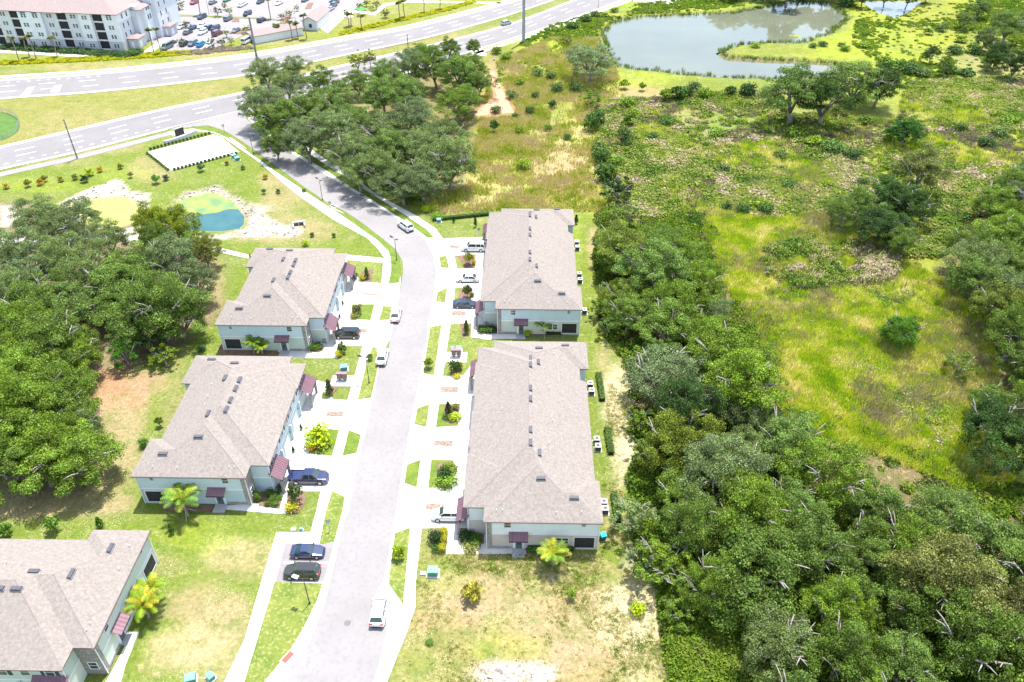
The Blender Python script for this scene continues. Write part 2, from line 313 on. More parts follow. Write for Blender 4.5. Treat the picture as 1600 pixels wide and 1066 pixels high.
def ground_material():
    m = bpy.data.materials.new('ground_cover'); m.use_nodes = True; n = m.node_tree.nodes; l = m.node_tree.links; p = n['Principled BSDF']
    p.inputs['Roughness'].default_value = 0.95; p.inputs['Specular IOR Level'].default_value = 0.1
    a = n.new('ShaderNodeAttribute'); a.attribute_name = 'cover'; g = n.new('ShaderNodeNewGeometry')
    def noise(s, d, r=.65):
        t = n.new('ShaderNodeTexNoise'); t.inputs['Scale'].default_value = s; t.inputs['Detail'].default_value = d; t.inputs['Roughness'].default_value = r; l.new(g.outputs['Position'], t.inputs['Vector']); return t.outputs[0]
    def mr(x, a0, a1, b0, b1):
        t = n.new('ShaderNodeMapRange'); t.inputs[1].default_value = a0; t.inputs[2].default_value = a1; t.inputs[3].default_value = b0; t.inputs[4].default_value = b1; l.new(x, t.inputs[0]); return t.outputs[0]
    def mix(f, x, col, mode='MIX'):
        t = n.new('ShaderNodeMix'); t.data_type = 'RGBA'; t.blend_type = mode; l.new(f, t.inputs[0]); l.new(x, t.inputs[6])
        if isinstance(col, tuple): t.inputs[7].default_value = (*col, 1)
        else: l.new(col, t.inputs[7])
        return t.outputs[2]
    c = a.outputs['Color']
    c = mix(mr(noise(.35, 6), .48, .66, 0, .55), c, (.075, .125, .018))       # greener, thicker patches
    c = mix(mr(noise(.9, 6), .56, .72, 0, .65), c, (.34, .27, .15))          # worn straw patches
    sm = n.new('ShaderNodeMath'); sm.operation = 'MULTIPLY'; l.new(mr(noise(5.0, 4), .55, .66, 0, 1.0), sm.inputs[0]); l.new(mr(noise(.16, 5), .46, .60, .06, .95), sm.inputs[1])
    c = mix(sm.outputs[0], c, (.46, .40, .27))          # pale dry tufts and sand specks
    c = mix(mr(noise(3.2, 4), .58, .74, 0, .55), c, (.045, .07, .015))        # dark weeds
    v = n.new('ShaderNodeVectorMath'); v.operation = 'SCALE'; l.new(c, v.inputs[0]); l.new(mr(noise(1.7, 6), .3, .7, .72, 1.3), v.inputs['Scale'])
    l.new(v.outputs[0], p.inputs['Base Color'])
    b = n.new('ShaderNodeBump'); b.inputs['Strength'].default_value = .8; b.inputs['Distance'].default_value = .15; l.new(noise(3.5, 5), b.inputs['Height']); l.new(b.outputs[0], p.inputs['Normal'])
    return m
gm.materials.append(ground_material()); link('ground', gm, kind='structure')
def water(name, poly_w, z, c1, c2, rough, sc, pad=4):
    cx = sum(p[0] for p in poly_w) / len(poly_w); cy = sum(p[1] for p in poly_w) / len(poly_w)
    pts = [(p[0] + (p[0] - cx) / max(1, math.dist(p, (cx, cy))) * pad, p[1] + (p[1] - cy) / max(1, math.dist(p, (cx, cy))) * pad) for p in poly_w]
    m = nmat('water_' + name, c1, c2, sc, rough=rough, bump=.05, bscale=.7, spec=.6)
    return slab(name, pts, z - .02, z, m, px=False, kind='structure')
water('pond_water', PW, -.5, (.135,.145,.105), (.11,.12,.085), .05, .03)
water('far_pond_water', PW2, -.5, (.14,.16,.15), (.12,.14,.13), .05, .05)
water('excavation_water', TW, -1.2, (.018,.085,.10), (.03,.11,.11), .12, .3, 0.5)
water('algae_water', AW, -1.25, (.36,.37,.05), (.28,.31,.07), .5, .5, 0.5)

def smooth_px(p): return smooth_line(p + p[:1], 4)[:-1]
slab('algae_water', GL(smooth_px([(266,326),(285,310),(312,301),(334,299),(355,304),(372,318),(374,327),(358,327),(340,332),(318,335),(290,340),(266,342)]), -1.2), -1.3, -1.19, nmat('shallow_algae', (.22,.26,.05), (.10,.19,.08), .35, rough=.4), px=False, kind='structure')
# ---------------------------------------------------------------- roads and paving
ASPH = nmat('street_asphalt', (.203,.193,.193), (.23,.219,.219), .16, rough=.9, c3=(.172,.165,.163), s3=1.6, f3=.5, bump=.1, bscale=30)
HASPH = nmat('highway_asphalt', (.168,.158,.163), (.19,.181,.186), .12, rough=.9, c3=(.148,.14,.144), s3=.9, f3=.4, stretch=(1, 1, 1))
LOTA = nmat('car_park_asphalt', (.21,.195,.20), (.24,.225,.23), .15, rough=.9)
BAYA = nmat('parking_bay_asphalt', (.19,.18,.185), (.22,.205,.21), .5, rough=.9, c3=(.15,.14,.145), s3=3, f3=.5)
CONC = nmat('pale_concrete', (.50,.485,.46), (.58,.57,.545), .35, rough=.85, c3=(.44,.42,.385), s3=1.4, f3=.45, bump=.05, bscale=20)
KERB = nmat('kerb_concrete', (.46,.45,.42), (.54,.53,.5), .8, rough=.85)
PAINT = nmat('road_marking_paint', (.70,.70,.68), (.62,.62,.60), 1.5, rough=.7)
TURF = nmat('mown_turf', (.085,.135,.018), (.155,.18,.035), .55, rough=.95, c3=(.30,.27,.12), s3=2.6, f3=.6, bump=.5, bscale=9)
TURFD = nmat('watered_turf', (.07,.125,.014), (.12,.165,.02), .5, rough=.95, c3=(.2,.22,.06), s3=3, f3=.5, bump=.5, bscale=9)
MULCH = nmat('pine_mulch', (.13,.08,.055), (.21,.135,.095), 1.5, rough=.95, c3=(.12,.07,.05), s3=7, f3=.8, bump=.6, bscale=12)
PAVER = nmat('brick_paver_band', (.155,.11,.085), (.22,.165,.13), 2.2, rough=.9, c3=(.36,.30,.26), s3=3.5, f3=.7)
NF = [(-140,138),(0,125),(150,115),(300,100),(400,87),(550,60),(650,42),(800,3),(868,-20)]
NN = [(-140,172),(0,155),(150,144),(300,128),(400,115),(550,84),(675,57),(800,22),(905,-14)]
SF = [(-140,262),(0,230),(100,207),(250,172),(400,140),(495,112),(675,70),(800,37),(895,1),(950,-20)]
SN = [(-140,302),(0,265),(125,237),(262,202),(400,168),(540,132),(690,94),(800,61),(900,27),(1025,-18)]
NFw, NNw, SFw, SNw = [smooth_line(GL(a), 6) for a in (NF, NN, SF, SN)]
band('far_highway', NFw, NNw, -.2, .03, HASPH, kind='structure'); band('near_highway', SFw, SNw, -.2, .03, HASPH, kind='structure')
for nm, l_, d0, d1, z in [('highway_kerb',NFw,0,.5,.12),('highway_kerb',NNw,0,-.5,.12),('highway_kerb',SFw,0,.5,.12)]:
    band(nm, offset_line(l_, d0), offset_line(l_, d1), -.1, z, KERB, kind='structure')
cut = [i for i, p in enumerate(SNw) if PX(*p)[0] > 262][0]; cut2 = [i for i, p in enumerate(SNw) if PX(*p)[0] > 412][0]
for seg in (SNw[:cut], SNw[cut2:]):
    band('highway_kerb', seg, offset_line(seg, -.5), -.1, .12, KERB, kind='structure')
PATHC = nmat('lilac_path', (.21,.195,.205), (.235,.22,.23), .3, rough=.9)
band('roadside_path', offset_line(SNw[:cut], -2.0), offset_line(SNw[:cut], -4.8), -.1, .05, PATHC, kind='structure')
band('roadside_path', offset_line(SNw[cut2+6:], -1.4), offset_line(SNw[cut2+6:], -3.4), -.1, .05, CONC, kind='structure')
band('far_sidewalk', offset_line(NFw, 1.9), offset_line(NFw, 3.9), -.1, .05, CONC, kind='structure')
def lerp(a, b, t): return [(p[0] * (1 - t) + q[0] * t, p[1] * (1 - t) + q[1] * t) for p, q in zip(a, b)]
def markings(name, line, w, dash=None, gap=None, skip=None):
    mb = MB(); pts = resample(line, 1.0); acc = 0
    i = 0
    while i < len(pts) - 2:
        n = len(pts) - 2 - i if dash is None else dash
        seg = pts[i:i + n + 1]
        if len(seg) > 1 and not (skip and skip(seg[0])):
            L = offset_line(seg, w / 2); R = offset_line(seg, -w / 2)
            for k in range(len(seg) - 1):
                mb.add([(*L[k], .036), (*L[k+1], .036), (*R[k+1], .036), (*R[k], .036)], [(0, 3, 2, 1)])
        i += n + (gap or 0)
        if dash is None: break
    return mb.ob(name, PAINT, kind='structure')
hid = lambda p: False
mid = lambda p: 215 < PX(*p)[0] < 420
markings('edge_line', lerp(NFw, NNw, .055), .22); markings('edge_line', lerp(NFw, NNw, .945), .22)
markings('lane_dashes', lerp(NFw, NNw, .36), .24, 5, 7); markings('lane_dashes', lerp(NFw, NNw, .65), .24, 5, 7); markings('turn_lane_dots', lerp(NFw, NNw, .17), .3, 1, 2, lambda p: PX(*p)[0] > 160)
markings('edge_line', lerp(SFw, SNw, .05), .22); markings('lane_dashes', lerp(SFw, SNw, .34), .24, 5, 7); markings('lane_dashes', lerp(SFw, SNw, .58), .24, 5, 7)
markings('turn_lane_dots', lerp(SFw, SNw, .82), .3, 1, 2, lambda p: PX(*p)[0] > 245); markings('edge_line', lerp(SFw, SNw, .96), .22, skip=None)
for a in ([(32,151),(44,151),(54,136),(44,137)], [(78,144),(92,144),(97,133),(86,134)]): slab('stop_bar', a, .034, .038, PAINT, kind='structure')
# residential street
SL = [(413,1100),(438,1066),(468,1025),(489,990),(505,950),(515,912),(526,865),(538,815),(545,800),(560,718),(572,673),(582,625),(590,583),(607,548),(609,531),(616,500),(623,466),(630,426),(629,408),(617,389),(595,371),(568,350),(540,331),(510,316),(475,292),(440,266),(400,236),(375,219),(352,205),(325,196),(262,203)]
SR = [(572,1100),(583,1066),(592,1040),(607,982),(600,960),(604,930),(600,907),(615,825),(619,798),(632,718),(647,633),(657,583),(667,533),(669,504),(677,466),(682,426),(677,399),(665,376),(645,361),(610,335),(575,313),(550,298),(500,268),(460,242),(425,217),(400,198),(385,186),(384,178),(412,164)]
slab('residential_street', SL + SR[::-1], -.2, .034, ASPH, kind='structure')
# pale paving right of the street: gutter, sidewalk, drives and front walks
CR = [(565,1100),(583,1066),(592,1040),(605,985),(592,920),(600,907),(615,825),(619,798),(632,718),(647,633),(657,583),(667,533),(669,504),(677,466),(682,426),(677,399),(665,376),(645,361),(610,335),(575,313),(550,298),(500,268),(460,242),(425,217),(400,198),(388,186),(392,180),(412,190),(432,201),(460,217),(500,243),(540,267),(590,305),(650,337),(680,357),(692,373),(752,371),(790,400),(790,520),(819,523),(819,530),(737,530),(736,528),(800,533),(800,850),(823,856),(823,866),(757,866),(697,866),(699,825),(659,826),(650,905),(649,950),(635,990),(617,1035),(604,1068),(590,1100)]
slab('right_paving', CR, -.15, .06, CONC, kind='structure')
CL = [(396,1104),(438,1066),(468,1025),(489,990),(505,950),(515,912),(526,865),(538,815),(545,800),(560,718),(572,673),(582,625),(590,583),(600,548),(609,531),(616,500),(623,466),(626,440),(625,408),(613,390),(590,372),(563,351),(535,332),(505,318),(470,294),(435,268),(395,240),(372,223),(352,210),(322,199),(262,206),(270,213),(300,205),(330,207),(345,212),(368,228),(400,250),(411,259),(462,303),(520,343),(575,373),(592,391),(601,404),(539,398),(538,402),(420,440),(420,545),(441,552),(438,557),(350,556),(350,560),(440,560),(527,560),(527,541),(567,541),(543,626),(520,624),(508,598),(487,593),(475,590),(380,600),(380,760),(420,786),(356,790),(336,795),(447,804),(453,768),(501,768),(494,800),(485,832),(432,832),(400,937),(382,1000),(352,1062),(335,1100)]
slab('left_paving', CL, -.15, .06, CONC, kind='structure')
PADS = [('lawn_strip',TURF,[(583,541),(592,548),(589,583),(580,622),(559,625),(565,600),(575,560)]),('lawn_strip',TURFD,[(545,673),(564,680),(557.5,708),(535,713)]),
 ('lawn_strip',TURF,[(519,768),(539,777),(535,800),(522,848),(499,851),(509,800)]),('lawn_pad',TURFD,[(512,671),(530,672),(519,713),(483,709),(487,675)]),
 ('lawn_strip',TURF,[(429,910),(504,912),(495,940),(474,982),(451,1020),(416,1062),(390,1100),(366,1100),(382,1066),(400,1007),(422,935)]),
 ('lawn_strip',TURF,[(672,512),(690,508),(678,587),(661,584)]),('lawn_strip',TURF,[(652,639),(671,632),(666,668),(647.5,663)]),('lawn_strip',TURFD,[(636,727),(657,719),(651,762),(632,755)]),
 ('lawn_strip',TURF,[(617,834),(641,825),(630,945),(607,912)]),('lawn_strip',TURF,[(684,457),(699,450),(695,473.5),(681,471)]),('lawn_strip',TURF,[(686,402),(697,400),(702,420),(689,418)]),
 ('lawn_strip',TURFD,[(412,198),(425,205),(440,213),(482,240),(525,268),(575,300),(640,341),(668,360),(678,372),(668,372),(660,366),(640,351),(577,310),(550,294),(507,265),(460,238),(430,215)]),
 ('lawn_pad',TURF,[(710,400),(744,398),(742,420),(714,420)]),('lawn_pad',TURF,[(711,450),(738,450),(736,470),(709,471)]),
 ('lawn_pad',TURF,[(704,507),(737,506),(736,529),(760,531),(800,533),(770,545),(749,560),(742,563),(724,587),(692,588)]),
 ('lawn_pad',TURFD,[(686,632),(713,632),(717,645),(716,666),(681,668)]),('lawn_pad',TURFD,[(674,719),(709,720),(706,762),(669,763)]),
 ('lawn_pad',TURFD,[(550,476),(585,476),(579,501),(549,498)]),('lawn_strip',TURF,[(599,478),(612,480),(610,500),(592,501)]),('lawn_pad',TURF,[(541,407),(599,411),(596,443),(567,441),(550,425)]),
 ('lawn_strip',TURFD,[(611,407),(622,401),(625,408),(626,430),(624,442),(607,444),(611,425)]),
 ('lawn_strip',TURFD,[(411,254),(427,266),(482,303),(540,341),(590,376),(607,393),(611,407),(622,401),(612,385),(575,358),(540,335),(524,329),(510,320),(497,308),(470,290),(440,267),(400,240),(372,227)]),
 ('lawn_strip',TURFD,[(300,198),(330,198),(360,212),(358,217),(335,207),(304,202)])]
for nm, mt, pts in PADS: slab(nm, pts, .0, .10, mt, kind='structure')
# parking bay
slab('parking_bay', [(446,849),(522,850),(506,910),(430,910)], .0, .068, BAYA, kind='structure')
slab('bay_marking', [(444,878.5),(512,879),(512,881),(443,880.5)], .06, .073, PAINT, kind='structure')
for a in ([(689,605),(716,605),(715,614),(688,613)],[(679,689),(708,689),(707,698),(677,697)],[(666,787),(694,788),(693,798),(664,797)],[(511,643),(537,644),(535,652),(509,651)],[(486,733),(512,734),(511,741),(484,740)],[(703,383),(718,384),(717,389),(702,388)],[(707,486),(729,487),(727,494),(705,493)],[(566,458),(591,459),(590,462),(565,461)],[(563,514),(574,515),(573,520),(562,520)],[(696,538),(698,538),(698,539),(696,539)]):
    slab('brick_paver_band', a, .05, .066, PAVER, kind='structure')
# mulch beds
for a in ([(712,400),(742,399),(740,419),(728,420)],[(718,452),(738,451),(736,470),(716,470)],[(718,506),(736,506),(734,527),(722,527)],[(706,555),(722,556),(722,586),(705,586)],[(693,634),(713,632),(718,650),(712,664),(694,660)],[(683,724),(706,722),(709,745),(700,762),(682,750)],
          [(673,828),(697,826),(695,865),(680,855),(672,842)],[(551,478),(566,476),(563,492),(549,496)],[(563,424),(584,421),(580,440),(567,440)],[(486,690),(500,688),(500,704),(484,708)],[(449,770),(476,768),(478,785),(466,803),(448,802)],[(508,597),(526,590),(528,608),(514,622)],
          [(408,768),(436,768),(441,780),(437,796),(404,791)],[(478,530),(496,530),(505,548),(497,552),(480,548)],[(341,540),(435,545),(432,556),(345,556)],[(252,786),(335,790),(330,800),(255,798)],[(820,852),(868,852),(868,866),(822,865)],[(748,508),(776,508),(778,522),(748,522)],[(814,512),(880,512),(880,526),(814,526)],
          [(718,826),(756,828),(756,850),(720,850)]):
    slab('mulch_bed', a, .0, .115, MULCH, kind='structure')
# front walks, rear path, sand-white plant slab
slab('garden_path', [(0,372),(60,374),(130,366),(185,368),(250,368),(300,380),(345,388),(390,399),(410,402),(410,407),(388,404),(345,395),(300,389),(245,376),(185,376),(130,374),(60,383),(0,380)], -.1, .05, CONC, kind='structure')
slab('front_walk', [(199,1003),(205,988),(217,989),(196,1040),(184,1085),(150,1085),(168,1062)], -.1, .05, CONC, kind='structure')
slab('driveway_stub', [(740,78),(752,73),(761,86),(746,89)], -.1, .05, CONC, kind='structure')
slab('lift_station_slab', [(231,238),(333,211),(345,214),(374,238),(268,267)], -.1, .09, CONC, kind='structure')
slab('dirt_track', [(765,112),(771,112),(790,150),(803,176),(740,182),(748,172),(776,150)], -.05, .012, nmat('orange_clay', (.36,.20,.125), (.45,.29,.19), .8, rough=.95, bump=.3), kind='structure')
slab('far_lot_pad', [(958,-6),(1075,-8),(1060,7),(1030,7),(990,2)], -.1, .05, CONC, kind='structure')
# apartment car park
slab('car_park', [(226,62),(242,42),(246,20),(236,0),(240,-30),(640,-30),(580,-5),(545,18),(528,36),(514,50),(500,44),(455,38),(396,48),(330,78),(262,80),(258,74)], -.1, .04, LOTA, kind='structure')
slab('apartment_walk', [(-20,78),(100,84),(170,88),(220,84),(240,70),(262,60),(270,60),(246,76),(228,88),(170,91),(100,88),(-20,81)], -.1, .05, CONC, kind='structure')
for a in ([(252,27),(262,22),(300,24),(400,28),(440,31),(440,33),(400,30),(300,26),(262,26),(253,29)],[(374,29),(374,35),(362,35),(366,29)],[(436,38),(446,24),(456,24),(446,38)],[(476,15),(482,5),(490,5),(486,14)],[(346,50),(362,52),(376,48),(392,46),(390,50),(372,54)]):
    slab('planted_island', a, .0, .14, TURF if a[0][0] < 300 else MULCH, kind='structure')
for i in range(5): slab('park_path', [[(538,14),(552,16),(584,20),(600,6),(640,1),(800,4),(800,6),(640,4),(604,9),(586,24),(552,19),(536,17)],[(531,26),(552,17),(552,27),(545,28)],[(500,44),(545,4),(560,-20),(580,-20),(560,8),(512,52)],[(-20,20),(-19,20),(-19,21)],[(-20,20),(-19,20),(-19,21)]][i], -.1, .05+.001*i, CONC, kind='structure') if i < 3 else None
# manhole, gully
mb = MB(); mb.disc(0, 0, 0, .012, .42, 20); x, y = G(543, 974); mb.ob('manhole_cover', nmat('cast_iron', (.10,.095,.095), (.14,.13,.13), 6, rough=.6, metal=.3), label='round grey manhole cover in the middle of the street', cat='manhole cover').location = (x, y, .034)
for (px, py, lab) in [(450,1028,'rust brown drain inlet in the kerb at the bottom of the street'),(521,323,'dark drain inlet on the left kerb of the upper street'),(565,306,'dark drain inlet on the right kerb of the upper street')]:
    x, y = G(px, py); e = empty('drain_inlet', (x, y, .05), math.radians(58 if py > 900 else -35), lab, 'drain')
    m = MB(); m.box(-.9, .9, -.5, .5, 0, .10); m.ob('inlet_box', KERB, e)
    m = MB(); m.box(-.75, .75, -.36, .36, .10, .104)
    for k in range(6): m.box(-.7 + k * .25, -.6 + k * .25, -.34, .34, .104, .125)
    m.ob('grate', nmat('rusty_iron', (.28,.10,.07), (.2,.08,.06), 5, rough=.8) if py > 900 else MATS['cast_iron'], e)
# ---------------------------------------------------------------- townhouses
def shingle(name, c1, c2):
    m = nmat(name, tuple(x * .92 for x in c1), tuple(x * 1.05 for x in c2), 2.4, rough=.92, detail=6, c3=tuple(x * 1.5 for x in c1), s3=3.6, f3=.45, bump=.0)
    n = m.node_tree.nodes; l = m.node_tree.links; p = n['Principled BSDF']
    g = n.new('ShaderNodeNewGeometry'); sx = n.new('ShaderNodeSeparateXYZ'); l.new(g.outputs['Position'], sx.inputs[0])
    mt = n.new('ShaderNodeMath'); mt.operation = 'MULTIPLY'; mt.inputs[1].default_value = 1 / .105; l.new(sx.outputs[2], mt.inputs[0])
    fr = n.new('ShaderNodeMath'); fr.operation = 'FRACT'; l.new(mt.outputs[0], fr.inputs[0])
    b = n.new('ShaderNodeBump'); b.inputs['Strength'].default_value = .7; b.inputs['Distance'].default_value = .03; l.new(fr.outputs[0], b.inputs['Height']); l.new(b.outputs[0], p.inputs['Normal'])
    return m
ROOF = shingle('grey_brown_shingle', (.196,.170,.153), (.230,.203,.185))
RIDGE = nmat('ridge_shingle', (.20,.165,.16), (.25,.21,.20), 3, rough=.9)
FASC = nmat('dark_fascia', (.13,.10,.095), rough=.6)
def stucco(n_, c): return nmat(n_, c, tuple(x * .93 for x in c), .8, rough=.9, bump=.15, bscale=14)
WHT = nmat('white_trim', (.72,.73,.74), (.66,.67,.68), 2, rough=.7)
STONE = nmat('stacked_stone', (.24,.215,.205), (.36,.33,.31), 2.6, rough=.9, c3=(.16,.14,.135), s3=5, f3=.9, bump=.8, bscale=6)
GLASS = nmat('window_glass', (.035,.05,.055), (.05,.07,.07), .5, rough=.08, spec=.9)
SCRN = nmat('lanai_screen', (.022,.022,.028), (.03,.03,.036), 2, rough=.6)
AWN = nmat('maroon_standing_seam', (.155,.085,.105), (.18,.105,.125), 1, rough=.4, metal=.25)
AWND = nmat('dark_soffit', (.05,.045,.06), rough=.7)
SHUT = nmat('slate_shutter', (.075,.08,.10), rough=.6)
DOORM = nmat('grey_door', (.10,.12,.13), rough=.4)
GARM = nmat('garage_door_white', (.60,.60,.58), (.55,.55,.53), 2, rough=.6)
VENTM = nmat('vent_metal', (.06,.062,.075), (.08,.08,.095), 3, rough=.5, metal=.0)
VENTL = nmat('vent_flange', (.26,.26,.27), rough=.6)
PIPE = nmat('white_pipe', (.75,.75,.74), rough=.5)
SL_ = .45; ZE = 6.0
def hip(mb, x0, x1, y0, y1, z=ZE, s=SL_, openL=False):
    """a hip roof solid over a rectangle"""
    w, d = x1 - x0, y1 - y0; th = .16
    if d >= w:
        h = w / 2; r0 = ((x0 + x1) / 2, y0 + h); r1 = ((x0 + x1) / 2, y1 - h)
    else:
        h = d / 2; r0 = (x0 + h, (y0 + y1) / 2); r1 = (x1 - h, (y0 + y1) / 2)
    zr = z + h * s
    v = [(x0, y0, z), (x1, y0, z), (x1, y1, z), (x0, y1, z), (*r0, zr), (*r1, zr), (x0, y0, z - th), (x1, y0, z - th), (x1, y1, z - th), (x0, y1, z - th)]
    f = [(0, 1, 4), (1, 2, 5, 4), (2, 3, 5), (3, 0, 4, 5)] if d >= w else [(0, 1, 5, 4), (1, 2, 5), (2, 3, 4, 5), (3, 0, 4)]
    mb.add(v, f, 0); mb.add(v, [(0, 6, 7, 1), (1, 7, 8, 2), (2, 8, 9, 3), (3, 9, 6, 0)], 1); mb.add(v, [(9, 8, 7, 6)], 2)
    return r0, r1, zr
def bars(mb, p, q, r=.11):
    mb.tube([p, q], r, 4)
def townhouse(name, label, x0, y0, L, rz, mirror, su, upper, lower, units, ext, cap_lab=None):
    """local frame: u across (street at -u), v along, near end wall at v=.4"""
    root = empty(name, (x0, y0, 0), rz, label, 'townhouse', 'townhouse blocks along the street')
    sg = -su if mirror else su
    tf = lambda p: (p[0] * sg, p[1], p[2])
    fl = mirror
    def P(mb, nm, mats, parent=root, **k): return mb.ob(nm, mats, parent, tf=tf, flip=fl, **k)
    R = MB()
    a0, a1, az = hip(R, -5.0, 9.2, 0, L); b0, b1, bz = hip(R, -7.5, 9.203, 2.35, L - 1.8)
    hip(R, 1.5, 10.75, -.003, 7.45, ZE - .001); hip(R, 1.5, 10.7, L - 7.2, L + .003, ZE - .001)
    for (v0, v1, e) in ([(2.353, 12.4, 7.85), (24.8, 33.2, 7.8), (13.5, 21.5, 7.7)] if ext else [(2.353, 10.3, 7.62), (19.0, L - 1.803, 7.7)]):
        hip(R, -e, 1.5, v0, v1, ZE - .002)
    if ext:   # the back slope runs on to a lower eave
        z1 = ZE - (10.2 - 9.2) * SL_; w0, w1 = 7.4, L - 10
        R.add([(8.9, w0, ZE + .14), (10.2, w0, z1 + .005), (10.2, w1, z1 + .005), (8.9, w1, ZE + .14), (10.2, w0, z1 - .16), (10.2, w1, z1 - .16), (8.9, w0, z1 - .16), (8.9, w1, z1 - .16)],
              [(0, 1, 2, 3)], 0); R.add([(10.2, w0, z1 + .005), (10.2, w1, z1 + .005), (10.2, w0, z1 - .16), (10.2, w1, z1 - .16), (8.9, w0, z1 - .16), (8.9, w1, z1 - .16), (8.9, w0, ZE + .14), (8.9, w1, ZE + .14)], [(0, 2, 3, 1), (2, 4, 5, 3), (0, 6, 4, 2), (1, 3, 5, 7)], 1)
    roof = P(R, 'roof', [ROOF, FASC, WHT])
    # ridge and hip caps of the two main volumes
    cp = MB()
    for (p0, p1, zz, xa, xb, ya, yb) in [(a0, a1, az, -5.0, 9.2, 0, L), (b0, b1, bz, -7.5, 9.2, 2.35, L - 1.8)]:
        hi = [((xa, ya, ZE), (*p0, zz)), ((xa, yb, ZE), (*p1, zz))] + ([((*p0, zz), (*p1, zz))] if zz == bz else []) + ([((xb, ya, ZE), (*p0, zz)), ((xb, yb, ZE), (*p1, zz))] if zz == az else [])
        for p, q in hi: bars(cp, (p[0], p[1], p[2] - .06), (q[0], q[1], q[2] - .06))
    P(cp, 'ridge_cap', RIDGE, roof)
    # box vents: (u, v, along ridge?)
    ruv = (b0[0])
    def roofz(u, v):
        hgt = lambda x0, x1, y0, y1, z=ZE: z + SL_ * min(u - x0, x1 - u, v - y0, y1 - v)
        return max(hgt(-5, 9.2, 0, L), hgt(-7.5, 9.2, 2.35, L - 1.8), hgt(1.5, 10.75, 0, 7.45), hgt(1.5, 10.7, L - 7.2, L))
    def vent(u, v, ax, flat=False):
        z = roofz(u, v) + .03; e = MB(); w, d = (.62, .24) if ax == 'u' else (.24, .62)
        e.box(u - w - .05, u + w + .05, v - d - .05, v + d + .05, z - .16, z + .05, 1)
        e.box(u - w, u + w, v - d, v + d, z + .05, z + .26, 0)
        P(e, 'roof_vent', [VENTM, VENTL], roof)
    vs_r = [11, 13.6, 20.2, 22.6, 28.2, 30.6] if ext else [8.6 + 1.6, L / 2 - 1.3, L / 2 + 1.3, L - 10.2]
    for v in vs_r: vent(ruv + (.35 if ext else -.9), v, 'v')
    vent(ruv + 1.6, 9.6, 'v'); vent(ruv + 1.6, L - 9.4, 'v')
    for v in (5.4, L - 4.6): vent(2.6, v, 'u')
    for v in (3.0, L - 2.7): vent(7.0, v, 'u')
    for u, v in [(-3.3, 1.3), (-2.5, 1.3), (4.6, 1.1), (7.9, 1.2), (3.8, 12), (4.4, 17), (4.0, 24 if ext else 14), (5, L - 6), (-3, L / 2)]:
        z = roofz(u, v); pp = MB(); pp.disc(u, v, z - .1, z + .42, .06, 8); P(pp, 'plumbing_vent', PIPE, roof)
    # walls
    UP = stucco('stucco_' + upper[0], upper[1]); LW = stucco('stucco_' + lower[0], lower[1]); zb, zu = 3.0, 3.24; zt = ZE - .16
    A0, A1 = -4.6, 10.35; vN, vF = .4, L - .4
    lw = MB(); uw = MB(); bd = MB()
    wing = (-7.1, 2.8, L - 2.2)
    foot = [(A0, vN), (A1, vN), (A1, 7.0), (8.8 if not ext else 9.25, 7.0), (8.8 if not ext else 9.25, L - 10), (8.8, L - 10), (8.8, L - 6.8), (A1, L - 6.8), (A1, vF), (A0, vF), (A0, wing[2]), (wing[0], wing[2]), (wing[0], wing[1]), (A0, wing[1])]
    def wall(mb, z0, z1, g=0):
        n = len(foot)
        for i in range(n):
            p, q = foot[i], foot[(i + 1) % n]; d = Vector((q[0] - p[0], q[1] - p[1])).normalized(); nx_, ny_ = d.y, -d.x
            vs = []
            for (c, s_) in ((p, 0), (q, 1)):
                vs += [(c[0], c[1])]
            a, b = (p[0] + nx_ * g - d.x * g, p[1] + ny_ * g - d.y * g), (q[0] + nx_ * g + d.x * g, q[1] + ny_ * g + d.y * g)
            ai, bi = (p[0] - nx_ * .2, p[1] - ny_ * .2), (q[0] - nx_ * .2, q[1] - ny_ * .2)
            mb.add([(*a, z0), (*b, z0), (*b, z1), (*a, z1), (*ai, z0), (*bi, z0), (*bi, z1), (*ai, z1)], [(0, 1, 2, 3), (3, 2, 6, 7), (0, 4, 5, 1)])
    wall(lw, -.1, zb); wall(uw, zu, zt if not ext else zt); wall(bd, zb, zu, .06)
    # inner floor so nothing is see-through
    P(lw, 'lower_wall', LW); P(uw, 'upper_wall', UP); P(bd, 'belt_course', WHT)
    st = MB(); st.box(A0 - .07, A0 + .65, vN - .07, vN + .1, -.1, zt - .02); st.box(A0 - .07, A0 + .1, vN + .1, 2.8, -.1, zt - .02)
    st.box(wing[0] - .07, wing[0] + .7, 2.73, 2.9, -.1, 1.1)
    st.box(A0 + .65, -1.2, vN - .06, vN + .05, -.1, .55)
    P(st, 'stone_veneer', STONE)
    for (u_, v_) in ((A0 - .05, vN - .12), (A1 + .02, vN - .12), (A1 + .06, 6.8), (wing[0] - .12, 2.7)):
        dp = MB(); dp.box(u_ - .05, u_ + .05, v_ - .04, v_ + .04, .1, zt); P(dp, 'downpipe', WHT)
    gt = MB(); gt.box(-5.0, 10.75, -.11, 0, ZE - .15, ZE - .01); gt.box(-7.61, -7.5, 2.35, L - 1.8, ZE - .15, ZE - .01); P(gt, 'gutter', FASC)
